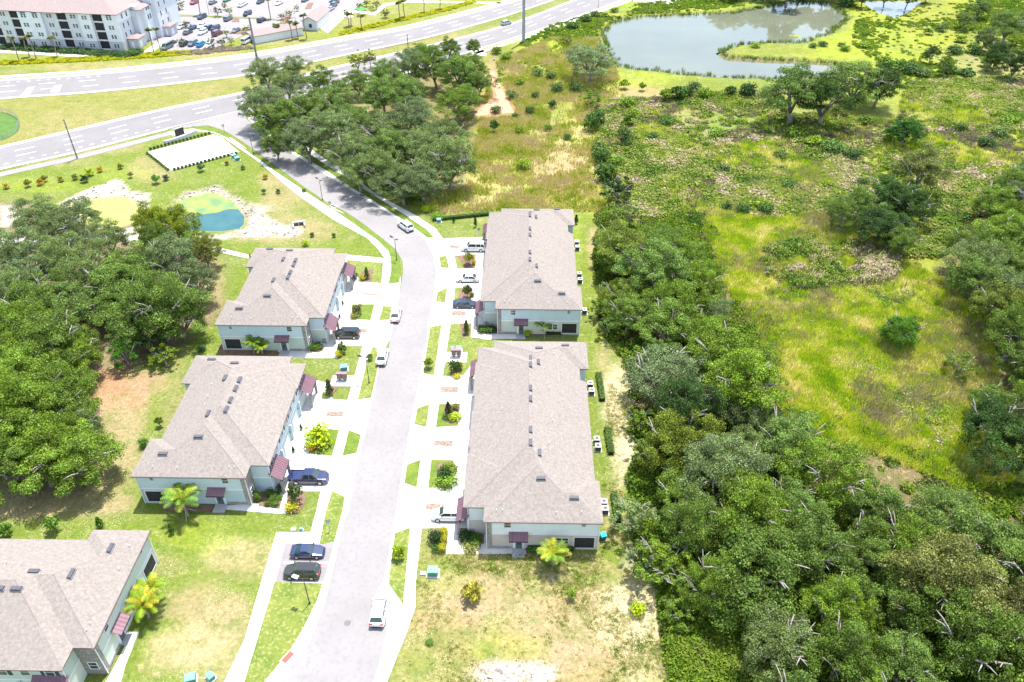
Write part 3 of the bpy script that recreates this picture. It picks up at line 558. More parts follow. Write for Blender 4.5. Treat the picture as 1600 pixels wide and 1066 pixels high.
    # windows on a wall facing -v (near end), frame + panes
    def win(u0, u1, z0, z1, wallpos, face='n', shut=0, n=1, nm='window'):
        f = MB(); g = MB(); t = .07
        def bx(mb, a, b, zz0, zz1, d0, d1, mi=0):
            if face == 'n': mb.box(a, b, wallpos - d1, wallpos - d0, zz0, zz1, mi)
            elif face == 's': mb.box(wallpos - d1, wallpos - d0, a, b, zz0, zz1, mi)       # street side, -u
            elif face == 'f': mb.box(a, b, wallpos + d0, wallpos + d1, zz0, zz1, mi)
            else: mb.box(wallpos + d0, wallpos + d1, a, b, zz0, zz1, mi)
        bx(f, u0 - t, u1 + t, z0 - t, z0, .0, .08); bx(f, u0 - t, u1 + t, z1, z1 + t, .0, .08); bx(f, u0 - t, u0, z0, z1, .0, .08); bx(f, u1, u1 + t, z0, z1, .0, .08)
        for k in range(1, n): c = u0 + (u1 - u0) * k / n; bx(f, c - .06, c + .06, z0, z1, .0, .08)
        bx(f, u0, u1, (z0 + z1) / 2 - .025, (z0 + z1) / 2 + .025, .0, .06)
        w = P(f, nm, WHT)
        for k in range(n):
            g = MB(); bx(g, u0 + (u1 - u0) * k / n + .01, u0 + (u1 - u0) * (k + 1) / n - .01, z0, z1, .002, .03); P(g, 'pane', GLASS, w)
        if shut:
            for s_ in (-1, 1):
                sh = MB(); c0 = u0 - t - .04 - .42 if s_ < 0 else u1 + t + .04
                bx(sh, c0, c0 + .42, z0 - .03, z1 + .03, .0, .06)
                for k in range(6): bx(sh, c0 + .04, c0 + .38, z0 + .05 + k * (z1 - z0 - .1) / 6, z0 + .1 + k * (z1 - z0 - .1) / 6, .06, .075)
                P(sh, 'shutter', SHUT, w)
        return w
    win(-2.25, -1.4, 4.45, 5.45, vN); win(8.0, 8.5, 4.85, 5.4, vN); win(4.6, 6.3, 1.25, 2.4, vN, n=2)
    # entry, canopy, step
    e = MB(); e.box(-1.1, .35, vN - .03, vN + .03, .1, 2.55); P(e, 'entry_surround', WHT)
    d = MB(); d.box(-.75, .15, vN - .07, vN - .03, .1, 2.2); dd = P(d, 'entry_door', DOORM); g = MB(); g.box(-.55, -.05, vN - .085, vN - .07, .9, 2.0); P(g, 'pane', GLASS, dd)
    g = MB(); g.box(-1.2, .5, -1.2, vN - .07, -.05, .14); P(g, 'entry_step', nmat('step_concrete', (.36,.36,.37), rough=.8))
    def awning(nm, u0, u1, vlo, vhi, zhi, zlo, face):
        """sloped seamed metal canopy; face n: against the near wall, s: against street wall"""
        a = MB(); t = .06
        if face == 'n':
            a.add([(u0, vhi, zhi), (u1, vhi, zhi), (u1, vlo, zlo), (u0, vlo, zlo), (u0, vhi, zhi - t), (u1, vhi, zhi - t), (u1, vlo, zlo - t), (u0, vlo, zlo - t)], [(0, 3, 2, 1), (3, 7, 6, 2), (0, 4, 7, 3), (1, 2, 6, 5)], 0)
            a.add([(u0, vhi, zhi - t), (u1, vhi, zhi - t), (u1, vlo, zlo - t), (u0, vlo, zlo - t)], [(0, 1, 2, 3)], 1)
            n = max(3, int((u1 - u0) / .42))
            for k in range(n + 1): c = u0 + (u1 - u0) * k / n; a.tube([(c, vhi, zhi + .02), (c, vlo, zlo + .02)], .028, 4)
            a.box(u0 - .03, u1 + .03, vlo - .05, vlo + .02, zlo - .2, zlo + .0, 1)
        else:
            a.add([(u0, vlo, zlo), (u0, vhi, zlo), (u1, vhi, zhi), (u1, vlo, zhi), (u0, vlo, zlo - t), (u0, vhi, zlo - t), (u1, vhi, zhi - t), (u1, vlo, zhi - t)], [(0, 3, 2, 1), (0, 1, 5, 4), (1, 2, 6, 5), (0, 4, 7, 3)], 0)
            a.add([(u0, vlo, zlo - t), (u0, vhi, zlo - t), (u1, vhi, zhi - t), (u1, vlo, zhi - t)], [(0, 1, 2, 3)], 1)
            n = int((vhi - vlo) / .42)
            for k in range(n + 1): c = vlo + (vhi - vlo) * k / n; a.tube([(u0, c, zlo + .02), (u1, c, zhi + .02)], .028, 4)
            a.box(u0 - .04, u0 + .04, vlo - .04, vhi + .04, zlo - .3, zlo - .0, 1)
            a.box(u0 + .1, u0 + .45, vlo + .1, vlo + .45, -.05, zlo - .2, 2); a.box(u0 + .1, u0 + .45, vhi - .45, vhi - .1, -.05, zlo - .2, 2)
        P(a, nm, [AWN, AWND, STONE])
    awning('entry_awning', -1.6, .9, -.75, vN - .01, 3.55, 2.95, 'n')
    awning('porch_awning', -8.9, -7.1, 2.4, 6.5, 4.15, 3.0, 's'); awning('porch_awning', -8.9, -7.1, L - 6.1, L - 2.0, 4.15, 3.0, 's')
    # screened lanai
    s = MB(); s.box(7.15, 9.85, vN - .05, vN + .02, .45, 2.6, 0); s.box(7.05, 7.15, vN - .08, vN + .02, .35, 2.7, 1); s.box(9.85, 9.95, vN - .08, vN + .02, .35, 2.7, 1); s.box(7.15, 9.85, vN - .08, vN + .02, 2.6, 2.7, 1); s.box(7.15, 9.85, vN - .08, vN + .02, .35, .45, 1)
    s.box(8.47, 8.52, vN - .07, vN - .05, .45, 2.6, 2); s.box(7.15, 9.85, vN - .07, vN - .05, 1.2, 1.25, 2)
    P(s, 'lanai_screen', [SCRN, WHT, AWND])
    # back of the end block: lanai side, and shaded back bump
    win(L - 5.6, L - 4.3, 4.4, 5.4, A1, 'b'); win(2.2, 3.4, 4.4, 5.4, A1, 'b')
    # street front: garages, doors, windows, shutters
    w0, w1 = wing[1] + .3, wing[2] - .3; n = units; m_ = (w1 - w0) / n
    for k in range(n):
        c = w0 + m_ * (k + .5); up = wing[0]
        gw = 2.3 if m_ > 5.6 else 1.35
        if 0 < k < n - 1 or n > 3:
            gmb = MB(); 
            gmb.box(up - .05, up - .0, c - gw, c + gw, .0, 2.3)
            for q in range(5): gmb.box(up - .065, up - .05, c - gw + .06, c + gw - .06, .06 + q * .45, .44 + q * .45)
            P(gmb, 'garage_door', GARM)
        t_ = MB(); t_.box(up - .35, up - .0, c - m_ / 2 - .16, c - m_ / 2 + .16, -.05, 3.0); P(t_, 'pier', UP)
        win(c - 1.9, c - .9, 4.1, 5.45, up, 's', shut=1); win(c + .9, c + 1.9, 4.1, 5.45, up, 's', shut=1 if k % 2 else 0)
        nm = MB(); nm.box(up - .12, up - .06, c + m_ / 2 - .5, c + m_ / 2 - .35, 1.7, 2.1); P(nm, 'wall_lantern', DOORM)
    win(1.0, 2.0, 1.2, 2.5, A0 - .07, 's')
    # back windows
    n = units
    for k in range(n):
        c = 8.5 + (L - 20) * (k + .5) / n; bp = (9.25 if ext else 8.8)
        win(c - 1.2, c + .2, 4.3, 5.3, bp, 'b', n=2); sd_ = MB(); sd_.box(bp, bp + .05, c - 1.2, c + 1.4, .1, 2.5); P(sd_, 'sliding_door', GLASS)
    fl_ = MB(); fl_.box(-6.8, 8.5, 3.1, L - 3, 2.9, 3.0); P(fl_, 'floor_deck', FASC)
    return root
LB = ('light_blue', (.50,.60,.64)); GG = ('grey_green', (.48,.54,.49)); GB = ('greige', (.50,.455,.425)); PB = ('pale_blue_grey', (.66,.71,.73)); MG = ('mint_grey', (.50,.57,.53)); MBL = ('mid_blue', (.42,.53,.58))
townhouse('townhouse_block', 'nearest long townhouse block right of the street, with greige lower walls', 0, 68.15, 39.0, 0, False, 1, PB, GB, 6, True)
townhouse('townhouse_block', 'farther long townhouse block right of the street, with pale green lower walls', -.1, 116.75, 38.0, 0, False, 1, LB, GG, 6, True)
townhouse('townhouse_block', 'light blue townhouse block left of the street with the blue pickup at its end', -43.5, 75.25, 27.1, 0, True, 1.025, LB, MBL, 4, False)
townhouse('townhouse_block', 'light blue townhouse block left of the street, farther one, next to the walled lawn path', -43.1, 111.0, 26.2, 0, True, 1.03, LB, GG, 4, False)
townhouse('townhouse_block', 'mint walled townhouse block at the lower left corner turned side on to the others', -48.2, 54.5, 27.1, math.pi / 2, False, 1.06, MG, ('pale_mint', (.58,.64,.58)), 4, False)
# ---------------------------------------------------------------- apartment block and garages, upper left
AW1 = stucco('apartment_white', (.74,.78,.82)); AW2 = stucco('apartment_grey', (.50,.51,.55)); AW3 = stucco('apartment_pale_grey', (.62,.65,.70))
AROOF = shingle('apartment_shingle', (.225,.178,.172), (.255,.205,.198))
def apartments():
    p0 = Vector((*G(196, 80), 0)); p1 = Vector((*G(-6, 71), 0)); d = (p1 - p0).normalized(); rz = math.atan2(d.y, d.x) - math.pi
    root = empty('apartment_building', p0, rz, 'four storey white and grey apartment building with dark screened balconies at the upper left corner', 'apartment building')
    # local: x runs back along -x from the corner, y away from the camera
    F = 3.1; H = 4 * F
    def P(mb, nm, m, par=root): return mb.ob(nm, m, par)
    L = 64; D = 24
    w = MB(); w.box(-L, -1.2, 1.2, D, 0, F, 1); w.box(-L, -1.2, 1.2, D, F, H, 2); P(w, 'wall', [AW1, AW2, AW3])
    # facade modules from the corner leftwards: (x0,x1,proud,colour,kind)
    x = 0; mods = [('b', 5.2, .0), ('bal', 4.0, 0), ('w', 4.6, .3), ('g', 4.6, -.4), ('bal', 4.0, 0), ('g', 5.0, -.3), ('W', 8.6, .6), ('bal', 4.0, 0), ('g', 4.6, -.3), ('bal', 4.0, 0), ('g', 6, -.3), ('w', 5, 0), ('bal', 4, 0)]
    col = {'b': (0, 0, 1), 'w': (0, 0, 1), 'W': (0, 0, 1), 'g': (2, 2, 1)}
    for kind, wd, pr in mods:
        xa, xb = x - wd, x; y0 = 0 - pr
        if kind == 'bal':
            for f in range(4):
                z = f * F; b = MB()
                b.box(xa + .25, xb - .25, .62, 1.15, z + .45, z + F - .45, 0)
                b.box(xa, xb, .3, 1.19, z - .0 if f else z - .1, z + .4, 1); b.box(xa, xa + .2, .3, 1.15, z + .4, z + F, 1); b.box(xb - .2, xb, .3, 1.15, z + .4, z + F, 1)
                for q in range(1, 3): b.box(xa + wd * q / 3 - .03, xa + wd * q / 3 + .03, .58, .62, z + .45, z + F - .45, 2)
                b.box(xa + .25, xb - .25, .56, .62, z + 1.4, z + 1.46, 2)
                P(b, 'balcony', [SCRN, WHT, AWND])
        else:
            b = MB(); c = col[kind]
            b.box(xa, xb, y0, 1.19, -.1, F, c[2]); b.box(xa, xb, y0 - .002, 1.188, F, H - .3, c[0])
            b.box(xa - .05, xb + .05, y0 - .06, y0, F - .05, F + .2, 0)
            P(b, 'facade_bay', [AW1, AW2, AW3])
            nwin = 2 if wd > 7 else 1
            for f in range(4):
                for k in range(nwin):
                    cx = xa + wd * (k + .5) / nwin; z = f * F
                    fr = MB(); gl = MB()
                    for s in (-.55, .55):
                        fr.box(cx + s - .42, cx + s + .42, y0 - .1, y0 - .003, z + .95, z + 2.35)
                        gl.box(cx + s - .33, cx + s + .33, y0 - .115, y0 - .1, z + 1.04, z + 1.6); gl.box(cx + s - .33, cx + s + .33, y0 - .115, y0 - .1, z + 1.68, z + 2.27)
                    wi = P(fr, 'window', WHT); P(gl, 'pane', GLASS, wi)
                    if f == 3 and kind in 'bW':
                        lv = MB(); lv.box(cx - .9, cx + .9, y0 - .3, y0 - .003, z + 2.5, z + 2.72); P(lv, 'louvre', AWND)
        x -= wd
    # end face (towards +x) and the stepped wing behind
    e = MB(); e.box(-1.21, 0, 1.19, 9, -.1, F, 1); e.box(-1.21, .003, 1.188, 9, F, 3 * F, 2); e.box(-1.21, .25, .0, 9.2, 3 * F, H - .3, 0)
    e.box(-1.21, 2.0, 9.2, 12.6, -.1, H + .3, 2); e.box(-1.21, 3.4, 12.6, 17, -.1, H - .9, 0); e.box(-1.21, 5.4, 17, D + 8, -.1, H + 2, 2)
    P(e, 'end_wall', [AW1, AW2, AW3])
    for f in range(1, 4):
        for yy in (3.2, 6.2):
            xx = .25 if f == 3 else .003
            fr = MB(); fr.box(xx, xx + .06, yy - .45, yy + .45, f * F + .7, f * F + 2.5); gl = MB(); gl.box(xx + .06, xx + .075, yy - .36, yy + .36, f * F + .8, f * F + 2.4); wi = P(fr, 'window', WHT); P(gl, 'pane', GLASS, wi)
        for yy, xx in ((14.2, 3.4), (15.6, 3.4), (19.5, 5.4), (23.5, 5.4)):
            if f < 3 and yy < 16 and f != 2: continue
            fr = MB(); fr.box(xx, xx + .06, yy - .45, yy + .45, f * F + .7, f * F + 2.5); gl = MB(); gl.box(xx + .06, xx + .075, yy - .36, yy + .36, f * F + .8, f * F + 2.4); wi = P(fr, 'window', WHT); P(gl, 'pane', GLASS, wi)
    for (xx, yy, w_, d_) in ((0.2, 3.0, 3.6, 5.4), (5.4, 18.5, 2.6, 5)):
        pb = MB(); pb.box(xx, xx + w_, yy, yy + d_, -.1, 3.4, 1); pb.box(xx + w_ * .3, xx + w_ * .55, yy - .04, yy, .2, 2.4, 0); pb.box(xx + w_, xx + w_ + .04, yy + 1, yy + 2.6, .2, 2.4, 0)
        po = P(pb, 'porch', [AW1, AW2, AW3]); rb = MB(); hip(rb, xx - .4, xx + w_ + .5, yy - .5, yy + d_ + .5, 3.5, .3); P(rb, 'porch_roof', [AROOF, FASC, WHT], po)
    r = MB(); hip(r, -L - 20, .9, -.7, D + 4, H, .38); hip(r, -30, -19, -1.1, 14, H + .002, .38); hip(r, -11.5, .7, -.9, 13, H + .001, .38); hip(r, -6, 4.0, 8.8, 17.4, H - .9, .38); hip(r, -10, 6.0, 16.6, D + 12, H + 2, .38)
    P(r, 'roof', [AROOF, FASC, WHT])
    # foundation hedge pieces belong to the planting below
apartments()
def garage(label, corners_px, z, gable):
    a, b = [Vector((*G(*p), 0)) for p in corners_px[:2]]; d = (b - a); L = d.length; rz = math.atan2(d.y, d.x); D = corners_px[2]
    e = empty('garage_building', a, rz, label, 'garage building')
    w = MB(); w.box(0, L, 0, D, -.1, z); w.ob('wall', AW1 if not gable else AW3, e)
    r = MB()
    if gable:   # gable faces the near end (x=0), ridge along x
        zr = z + D * .28; o = .5
        v = [(-o, -o, z - .1), (-o, D + o, z - .1), (-o, D / 2, zr), (L + o, -o, z - .1), (L + o, D + o, z - .1), (L + o, D / 2, zr)]
        v2 = [(x, y, q - .15) for x, y, q in v]
        r.add(v + v2, [(0, 3, 5, 2), (2, 5, 4, 1)], 0); r.add(v + v2, [(0, 2, 8, 6), (2, 1, 7, 8), (0, 6, 9, 3), (1, 4, 10, 7), (3, 9, 11, 5), (5, 11, 10, 4), (6, 8, 11, 9), (8, 7, 10, 11)], 1)
        g = MB(); g.add([(0, 0, z - .02), (0, D, z - .02), (0, D / 2, zr - .2), (.15, 0, z - .02), (.15, D, z - .02), (.15, D / 2, zr - .2)], [(0, 2, 1), (3, 4, 5), (0, 3, 5, 2), (1, 2, 5, 4)]); g.ob('gable', AW3, e)
        q = MB(); q.box(-.05, 0, D * .35, D * .55, 1, 2.3); q.ob('louvre', AWND, e)
    else:
        hip(r, -.6, L + .6, -.6, D + .6, z, .32)
    r.ob('roof', [AROOF, FASC, WHT], e)
    if not gable:
        t = MB(); t.box(-.06, L + .06, -.06, 0, z - .35, z - .16); t.ob('trim_board', WHT, e)
        for k in range(8):
            q = MB(); q.box(L * (k + .15) / 8, L * (k + .85) / 8, D, D + .05, .1, 2.3); q.ob('garage_door', GARM, e)
garage('long low garage with a pink shingle roof beside the highway verge', [(400, 69), (474, 55), 6.5], 2.8, False)
garage('gabled garage end building standing at right angles beyond the long low garage', [(496, 48), (517, 29), 5.5], 3.4, True)

# ---------------------------------------------------------------- vehicles
PAINTM = objcol_mat('vehicle_paint', .25, 1.0, .04); TYRE = nmat('tyre_rubber', (.02,.02,.02), rough=.8); RIM = nmat('alloy_rim', (.45,.45,.46), rough=.35, metal=.7)
CGL = nmat('car_glass', (.02,.035,.04), (.03,.05,.055), 1, rough=.05, spec=.9); LAMPM = nmat('clear_lamp', (.7,.7,.68), rough=.15); TAILM = nmat('red_lamp', (.35,.02,.02), rough=.2); BLK = nmat('black_trim', (.02,.02,.022), rough=.5)
def loft(sections, mi=0):
    """sections: list of (x, half width low, half width high, z low, z high)"""
    mb = MB(); n = 8; vs = []
    for x, wl, wh, zl, zh in sections:
        zm = zl + (zh - zl) * .55; r = .10
        vs += [(x, -wl * .9, zl), (x, -wl, zl + .1), (x, -wl, zm), (x, -wh, zh - .03), (x, -wh * .8, zh), (x, wh * .8, zh), (x, wh, zh - .03), (x, wl, zm), (x, wl, zl + .1), (x, wl * .9, zl)]
    m = 10; fs = []
    for i in range(len(sections) - 1):
        for k in range(m): a = i * m + k; b = i * m + (k + 1) % m; fs.append((a, b, b + m, a + m))
    fs += [tuple(range(m))[::-1], tuple((len(sections) - 1) * m + k for k in range(m))]
    mb.add(vs, fs, mi); return mb
SPEC = {  # length, width, hood z, belt z, roof z, (windscreen foot, roof front, roof rear, rear glass foot) as x from the rear, tyre radius
 'sedan': (4.75, 1.84, .86, .96, 1.45, 3.45, 2.75, 1.35, .62, .33), 'suv': (4.75, 1.92, 1.06, 1.14, 1.74, 3.65, 2.95, .55, .18, .37), 'big_suv': (5.3, 2.02, 1.16, 1.24, 1.93, 4.05, 3.35, .5, .12, .41),
 'pickup': (5.8, 2.0, 1.16, 1.22, 1.93, 4.35, 3.65, 2.35, 2.1, .41), 'coupe': (4.5, 1.88, .82, .92, 1.30, 3.1, 2.35, 1.35, .55, .33), 'van': (5.3, 2.0, 1.1, 1.2, 2.1, 4.6, 3.9, .25, .08, .37)}
def make_car(style):
    L, W_, zh, zb, zr, wf, rf, rr, rg, tr = SPEC[style]; hw = W_ / 2; X = lambda x: x - L / 2
    out = {}
    secs = [(X(0), hw * .80, hw * .74, .42, zb - .14), (X(.12), hw * .93, hw * .86, .3, zb - .04), (X(.5), hw * .99, hw * .93, .24, zb), (X(rg + .3), hw, hw * .93, .22, zb), (X(L * .5), hw, hw * .94, .22, zb), (X(wf), hw, hw * .93, .22, zb - .01), (X(L - .75), hw * .98, hw * .88, .24, zh - .04), (X(L - .2), hw * .9, hw * .76, .28, zh - .16), (X(L), hw * .74, hw * .62, .36, zh - .34)]
    b = loft(secs)
    if style == 'pickup':   # walls of the bed round a dark tonneau
        b.box(X(.1), X(2.1), -hw * .93, -hw * .80, zb - .05, zb + .07); b.box(X(.1), X(2.1), hw * .80, hw * .93, zb - .05, zb + .07); b.box(X(.06), X(.2), -hw * .8, hw * .8, zb - .05, zb + .07)
    me_body = b.me('body', PAINTM)
    g = MB(); wb, wt = hw * .90, hw * .70; z0, z1 = zb - .03, zr - .05
    pts = [(X(rg), z0), (X(rr), z1), (X(rf), z1), (X(wf), z0)]
    vs = []
    for sx in (-1, 1): vs += [(pts[0][0], sx * wb, z0), (pts[1][0], sx * wt, z1), (pts[2][0], sx * wt, z1), (pts[3][0], sx * wb * .97, z0)]
    g.add(vs, [(0, 1, 2, 3), (7, 6, 5, 4), (0, 4, 5, 1), (3, 2, 6, 7), (0, 3, 7, 4)])
    me_glass = g.me('cabin_glass', CGL)
    r = MB(); a, c = X(rr) - .04, X(rf) + .04
    r.add([(a, -wt - .02, z1 - .01), (c, -wt - .02, z1 - .01), (c, wt + .02, z1 - .01), (a, wt + .02, z1 - .01), (a + .1, -wt * .86, zr), (c - .14, -wt * .86, zr), (c - .14, wt * .86, zr), (a + .1, wt * .86, zr)], [(0, 3, 2, 1), (4, 5, 6, 7), (0, 1, 5, 4), (1, 2, 6, 5), (2, 3, 7, 6), (3, 0, 4, 7)])
    def pillar(xa, za, xb, zb_, wA, wB, t=.05):
        for s in (-1, 1): r.tube([(xa, s * wA, za), (xb, s * wB, zb_)], t, 4)
    pillar(X(wf), z0, X(rf), z1, wb * .97, wt); pillar(X(rg), z0, X(rr), z1, wb, wt, .07); xm = (X(rf) + X(rr)) / 2 + .15; pillar(xm, z0, xm, z1, wb * 1.0, wt, .05)
    if style in ('suv', 'big_suv', 'van'): xm -= 1.0; pillar(xm, z0, xm, z1, wb, wt, .05)
    me_roof = r.me('roof_panel', PAINTM)
    wh = MB(); wh.add(*cyl(tr, .22, 14), 0); wh.add(*cyl(tr * .62, .235, 10), 1); me_wheel = wh.me('wheel', [TYRE, RIM])
    hl = MB(); hl.box(-.12, .06, -.13, .13, -.05, .04); me_hl = hl.me('headlight', LAMPM); tl = MB(); tl.box(-.05, .16, -.2, .2, -.09, .09); me_tl = tl.me('tail_light', TAILM)
    mr = MB(); mr.box(-.09, .09, -.12, .12, -.07, .07); me_mr = mr.me('mirror', PAINTM)
    tr_ = MB(); tr_.box(X(L) - .05, X(L) + .03, -hw * .5, hw * .5, .38, .62); tr_.box(X(0) - .03, X(0) + .05, -hw * .7, hw * .7, .32, .5); tr_.box(X(.6), X(L - .6), -hw - .005, hw + .005, .2, .3)
    me_tr = tr_.me('bumper_trim', BLK)
    return dict(L=L, hw=hw, zb=zb, zh=zh, tr=tr, wf=wf, body=me_body, glass=me_glass, roof=me_roof, wheel=me_wheel, hl=me_hl, tl=me_tl, mr=me_mr, trim=me_tr, style=style)
def cyl(r, w, n):
    vs = [(r * math.cos(2 * math.pi * k / n), -w / 2, r * math.sin(2 * math.pi * k / n)) for k in range(n)] + [(r * math.cos(2 * math.pi * k / n), w / 2, r * math.sin(2 * math.pi * k / n)) for k in range(n)]
    return vs, [(k, n + k, n + (k + 1) % n, (k + 1) % n) for k in range(n)] + [tuple(range(n)), tuple(range(n, 2 * n))[::-1]]
CARM = {}
def car(style, px, py, rz, color, label, group=None, z=.06, far=False, cat='car', world=None):
    if style not in CARM: CARM[style] = make_car(style)
    m = CARM[style]; x, y = world or G(px, py); e = empty({'pickup': 'pickup_truck', 'van': 'parked_van'}.get(style, 'parked_car'), (x, y, z), rz, label, cat, group)
    def part(me, nm, loc=(0, 0, 0), r=0):
        o = link(nm, me, e, loc, r); o.color = (*color, 1); return o
    part(m['body'], 'body'); part(m['glass'], 'cabin_glass'); part(m['roof'], 'roof_panel')
    for sx in (-1, 1):
        for sy in (-1, 1): part(m['wheel'], 'wheel', (sx * m['L'] * .30 + (.03 if sx > 0 else 0), sy * (m['hw'] - .08), m['tr']))
    if not far:
        part(m['trim'], 'bumper_trim')
        for s in (-1, 1):
            part(m['hl'], 'headlight', (m['L'] / 2 - .12, s * m['hw'] * .62, m['zh'] - .40)); part(m['tl'], 'tail_light', (-m['L'] / 2 + .02, s * m['hw'] * .68, m['zb'] - .2)); part(m['mr'], 'mirror', (m['wf'] - m['L'] / 2 - .2, s * (m['hw'] + .06), m['zb'] + .06))
    return e
WC = (.72,.73,.74); NAVY = (.012,.02,.05); BLUE = (.006,.016,.07); BLACKC = (.012,.013,.016); SILV = (.35,.37,.38); GREY = (.12,.13,.15); MAR = (.13,.012,.03)
hs = math.pi / 2
st1 = hdg((600,330), (655,370))
car('suv', 634, 357, st1 + math.pi, WC, 'white SUV driving up the bend of the residential street', z=.04)
car('big_suv', 740, 391, math.pi, WC, 'white full size SUV in the top driveway of the farther right townhouses')
car('sedan', 731, 439, math.pi, WC, 'white sedan behind a small tree in the driveway above the dark blue car')
car('sedan', 727, 479, 0, NAVY, 'dark navy sedan in the driveway of the farther right townhouses')
car('sedan', 619, 495, hs, WC, 'white sedan parked on the left kerb beside the first lawn pad', z=.05)
car('suv', 543, 526, math.pi, BLACKC, 'black SUV in the driveway at the near end of the farther left townhouses')
car('sedan', 598, 561, hs, WC, 'white sedan parked on the left kerb next to the street lamp', z=.05)
car('pickup', 484, 751, 0, BLUE, 'blue pickup truck with dark bed cover in a left driveway', cat='pickup truck')
car('suv', 701, 809, math.pi, WC, 'white car nosing out from under the maroon awning of the nearest right townhouse')
car('coupe', 482, 866, 0, (.006,.020,.08), 'blue coupe in the parking bay, upper of the two parked cars', z=.07)
car('suv', 473, 898, math.pi, BLACKC, 'black SUV in the parking bay, lower of the two parked cars', z=.07)
car('suv', 594, 957, hdg((590,980), (600,930)), WC, 'white SUV parked on the right kerb at the bottom of the street', z=.04)
hw1 = hdg((760,46), (820,28)); hw2 = hdg((540,110), (600,97))
car('suv', 791, 39, hw1, SILV, 'silver car driving on the near highway carriageway', z=.04)
car('sedan', 577, 94, hw2, (.10,.015,.02), 'dark red car on the highway behind the grove', z=.04)
lot = hdg((364,51), (377,44))
LOTC = [(275,17,NAVY,'suv'),(257,4,WC,'sedan'),(281,4,WC,'suv'),(304,5,(.35,.04,.07),'suv'),(333,5,GREY,'sedan'),(355,1,(.02,.12,.06),'sedan'),(378,9,WC,'sedan'),(316,28,(.02,.05,.09),'suv'),(357,31,GREY,'suv'),(387,23,NAVY,'suv'),(252,40,(.2,.02,.07),'suv'),(284,43,WC,'sedan'),(303,44,(.03,.06,.11),'sedan'),(316,42,WC,'sedan'),(328,45,(.05,.08,.1),'suv'),(337,46,NAVY,'suv'),(294,52,(.08,.08,.12),'sedan'),(317,52,WC,'suv'),(340,54,(.14,.02,.05),'big_suv'),(369,49,GREY,'sedan'),(269,68,(.06,.06,.09),'sedan'),(262,75,(.12,.17,.17),'van'),(289,70,(.05,.06,.04),'suv'),(302,70,(.09,.11,.15),'suv'),(315,71,(.01,.22,.45),'suv'),(327,72,WC,'sedan'),(386,66,WC,'van'),(256,16,WC,'suv'),(250,22,SILV,'sedan'),(407,4,NAVY,'sedan'),(409,33,(.03,.03,.06),'suv'),(436,6,WC,'sedan'),(381,7,WC,'sedan'),(477,1,(.02,.06,.06),'sedan'),(524,5,NAVY,'big_suv'),(521,10,(.01,.05,.07),'suv'),(517,15,(.3,.36,.42),'sedan'),(520,1,(.2,.3,.5),'sedan')]
nm_ = {'suv': 'SUV', 'sedan': 'sedan', 'van': 'van', 'big_suv': 'large SUV'}
def cname(c):
    r, g, b = c
    if min(c) > .5: return 'white'
    if c == SILV: return 'silver'
    if r > 2 * b and r > .09: return 'red' if r > .3 else 'maroon'
    if b > .35: return 'bright blue' if r < .1 else 'pale blue'
    if g > 1.8 * b: return 'green'
    if g > r * 1.25 and b > r * 1.25: return 'dark teal blue' if g > b * .8 else 'navy blue'
    return 'dark grey'
for i, (px, py, c, sty) in enumerate(LOTC):
    rowt = 'by the top edge of the picture' if py < 12 else 'in the back row of the apartment car park' if py < 36 else 'in the middle rows of the apartment car park' if py < 60 else 'in the front row of the apartment car park'
    near = 'near the apartments' if px < 262 else 'left side' if px < 300 else 'centre' if px < 345 else 'right side' if px < 420 else 'beyond the garages'
    car(sty, px, py + 1, lot + (math.pi if i % 2 else 0), c, f'{cname(c)} {nm_[sty]} {rowt.replace("apartment ", "").replace(" of the picture", "").replace(" rows", "")}, {near.replace(" part", "")}', 'cars in the apartment car park', .04, far=True)

# ---------------------------------------------------------------- lamps, poles, boxes, signs
BLKM = nmat('black_pole_paint', (.03,.03,.032), rough=.5); GALV = nmat('galvanised_steel', (.30,.33,.36), (.36,.39,.42), 1, rough=.5, metal=.3); CONP = nmat('concrete_pole', (.20,.20,.20), (.25,.245,.24), .5, rough=.9); WOODP = nmat('dark_wood_pole', (.12,.09,.08), (.16,.12,.10), 2, rough=.9)
LEDM = nmat('lamp_lens', (.55,.56,.55), rough=.4)
def street_lamp(px, py, h, arms, label, big=False):
    e = empty('street_lamp', (*G(px, py), .08), 0, label, 'street lamp', 'black street lamps along the residential street')
    m = MB(); m.tube([(0, 0, 0), (0, 0, .5), (0, 0, h)], [.11, .07, .05], 8); m.disc(0, 0, 0, .12, .16, 10); m.ob('pole', BLKM, e)
    for (dx, dy) in arms:
        d = Vector((dx, dy, 0)).normalized(); L = math.hypot(dx, dy)
        a = MB(); a.tube([(0, 0, h - .05), (dx * .5, dy * .5, h + .12), (dx * .62, dy * .62, h + .12)], .035, 6); a.ob('arm', BLKM, e)
        hd = MB(); n = Vector((-d.y, d.x, 0)); w = .2 if not big else .26
        p = [d * L * .6 + n * w, d * L * .6 - n * w, d * L * 1.25 - n * w * .9, d * L * 1.25 + n * w * .9]
        hd.add([(q.x, q.y, h + .06) for q in p] + [(q.x, q.y, h + .17) for q in p], [(0, 1, 2, 3), (4, 7, 6, 5), (0, 4, 5, 1), (1, 5, 6, 2), (2, 6, 7, 3), (3, 7, 4, 0)])
        h_ = hd.ob('lamp_head', BLKM if not big else LEDM, e)
        c = d * L * .92; q = MB(); q.box(c.x - .15, c.x + .15, c.y - .1, c.y + .1, h + .02, h + .055); q.ob('lens', LEDM, h_)
    return e
street_lamp(484, 944, 4.9, [(-1.2, .45)], 'black street lamp leaning over the parking bay at the bottom left of the street', True)
street_lamp(577, 599, 5.4, [(-1.2, .5)], 'black street lamp beside the white sedan between the left townhouse blocks')
street_lamp(620, 407, 5.0, [(-.9, 1.0), (.5, -.3)], 'black street lamp on the inside of the street bend')
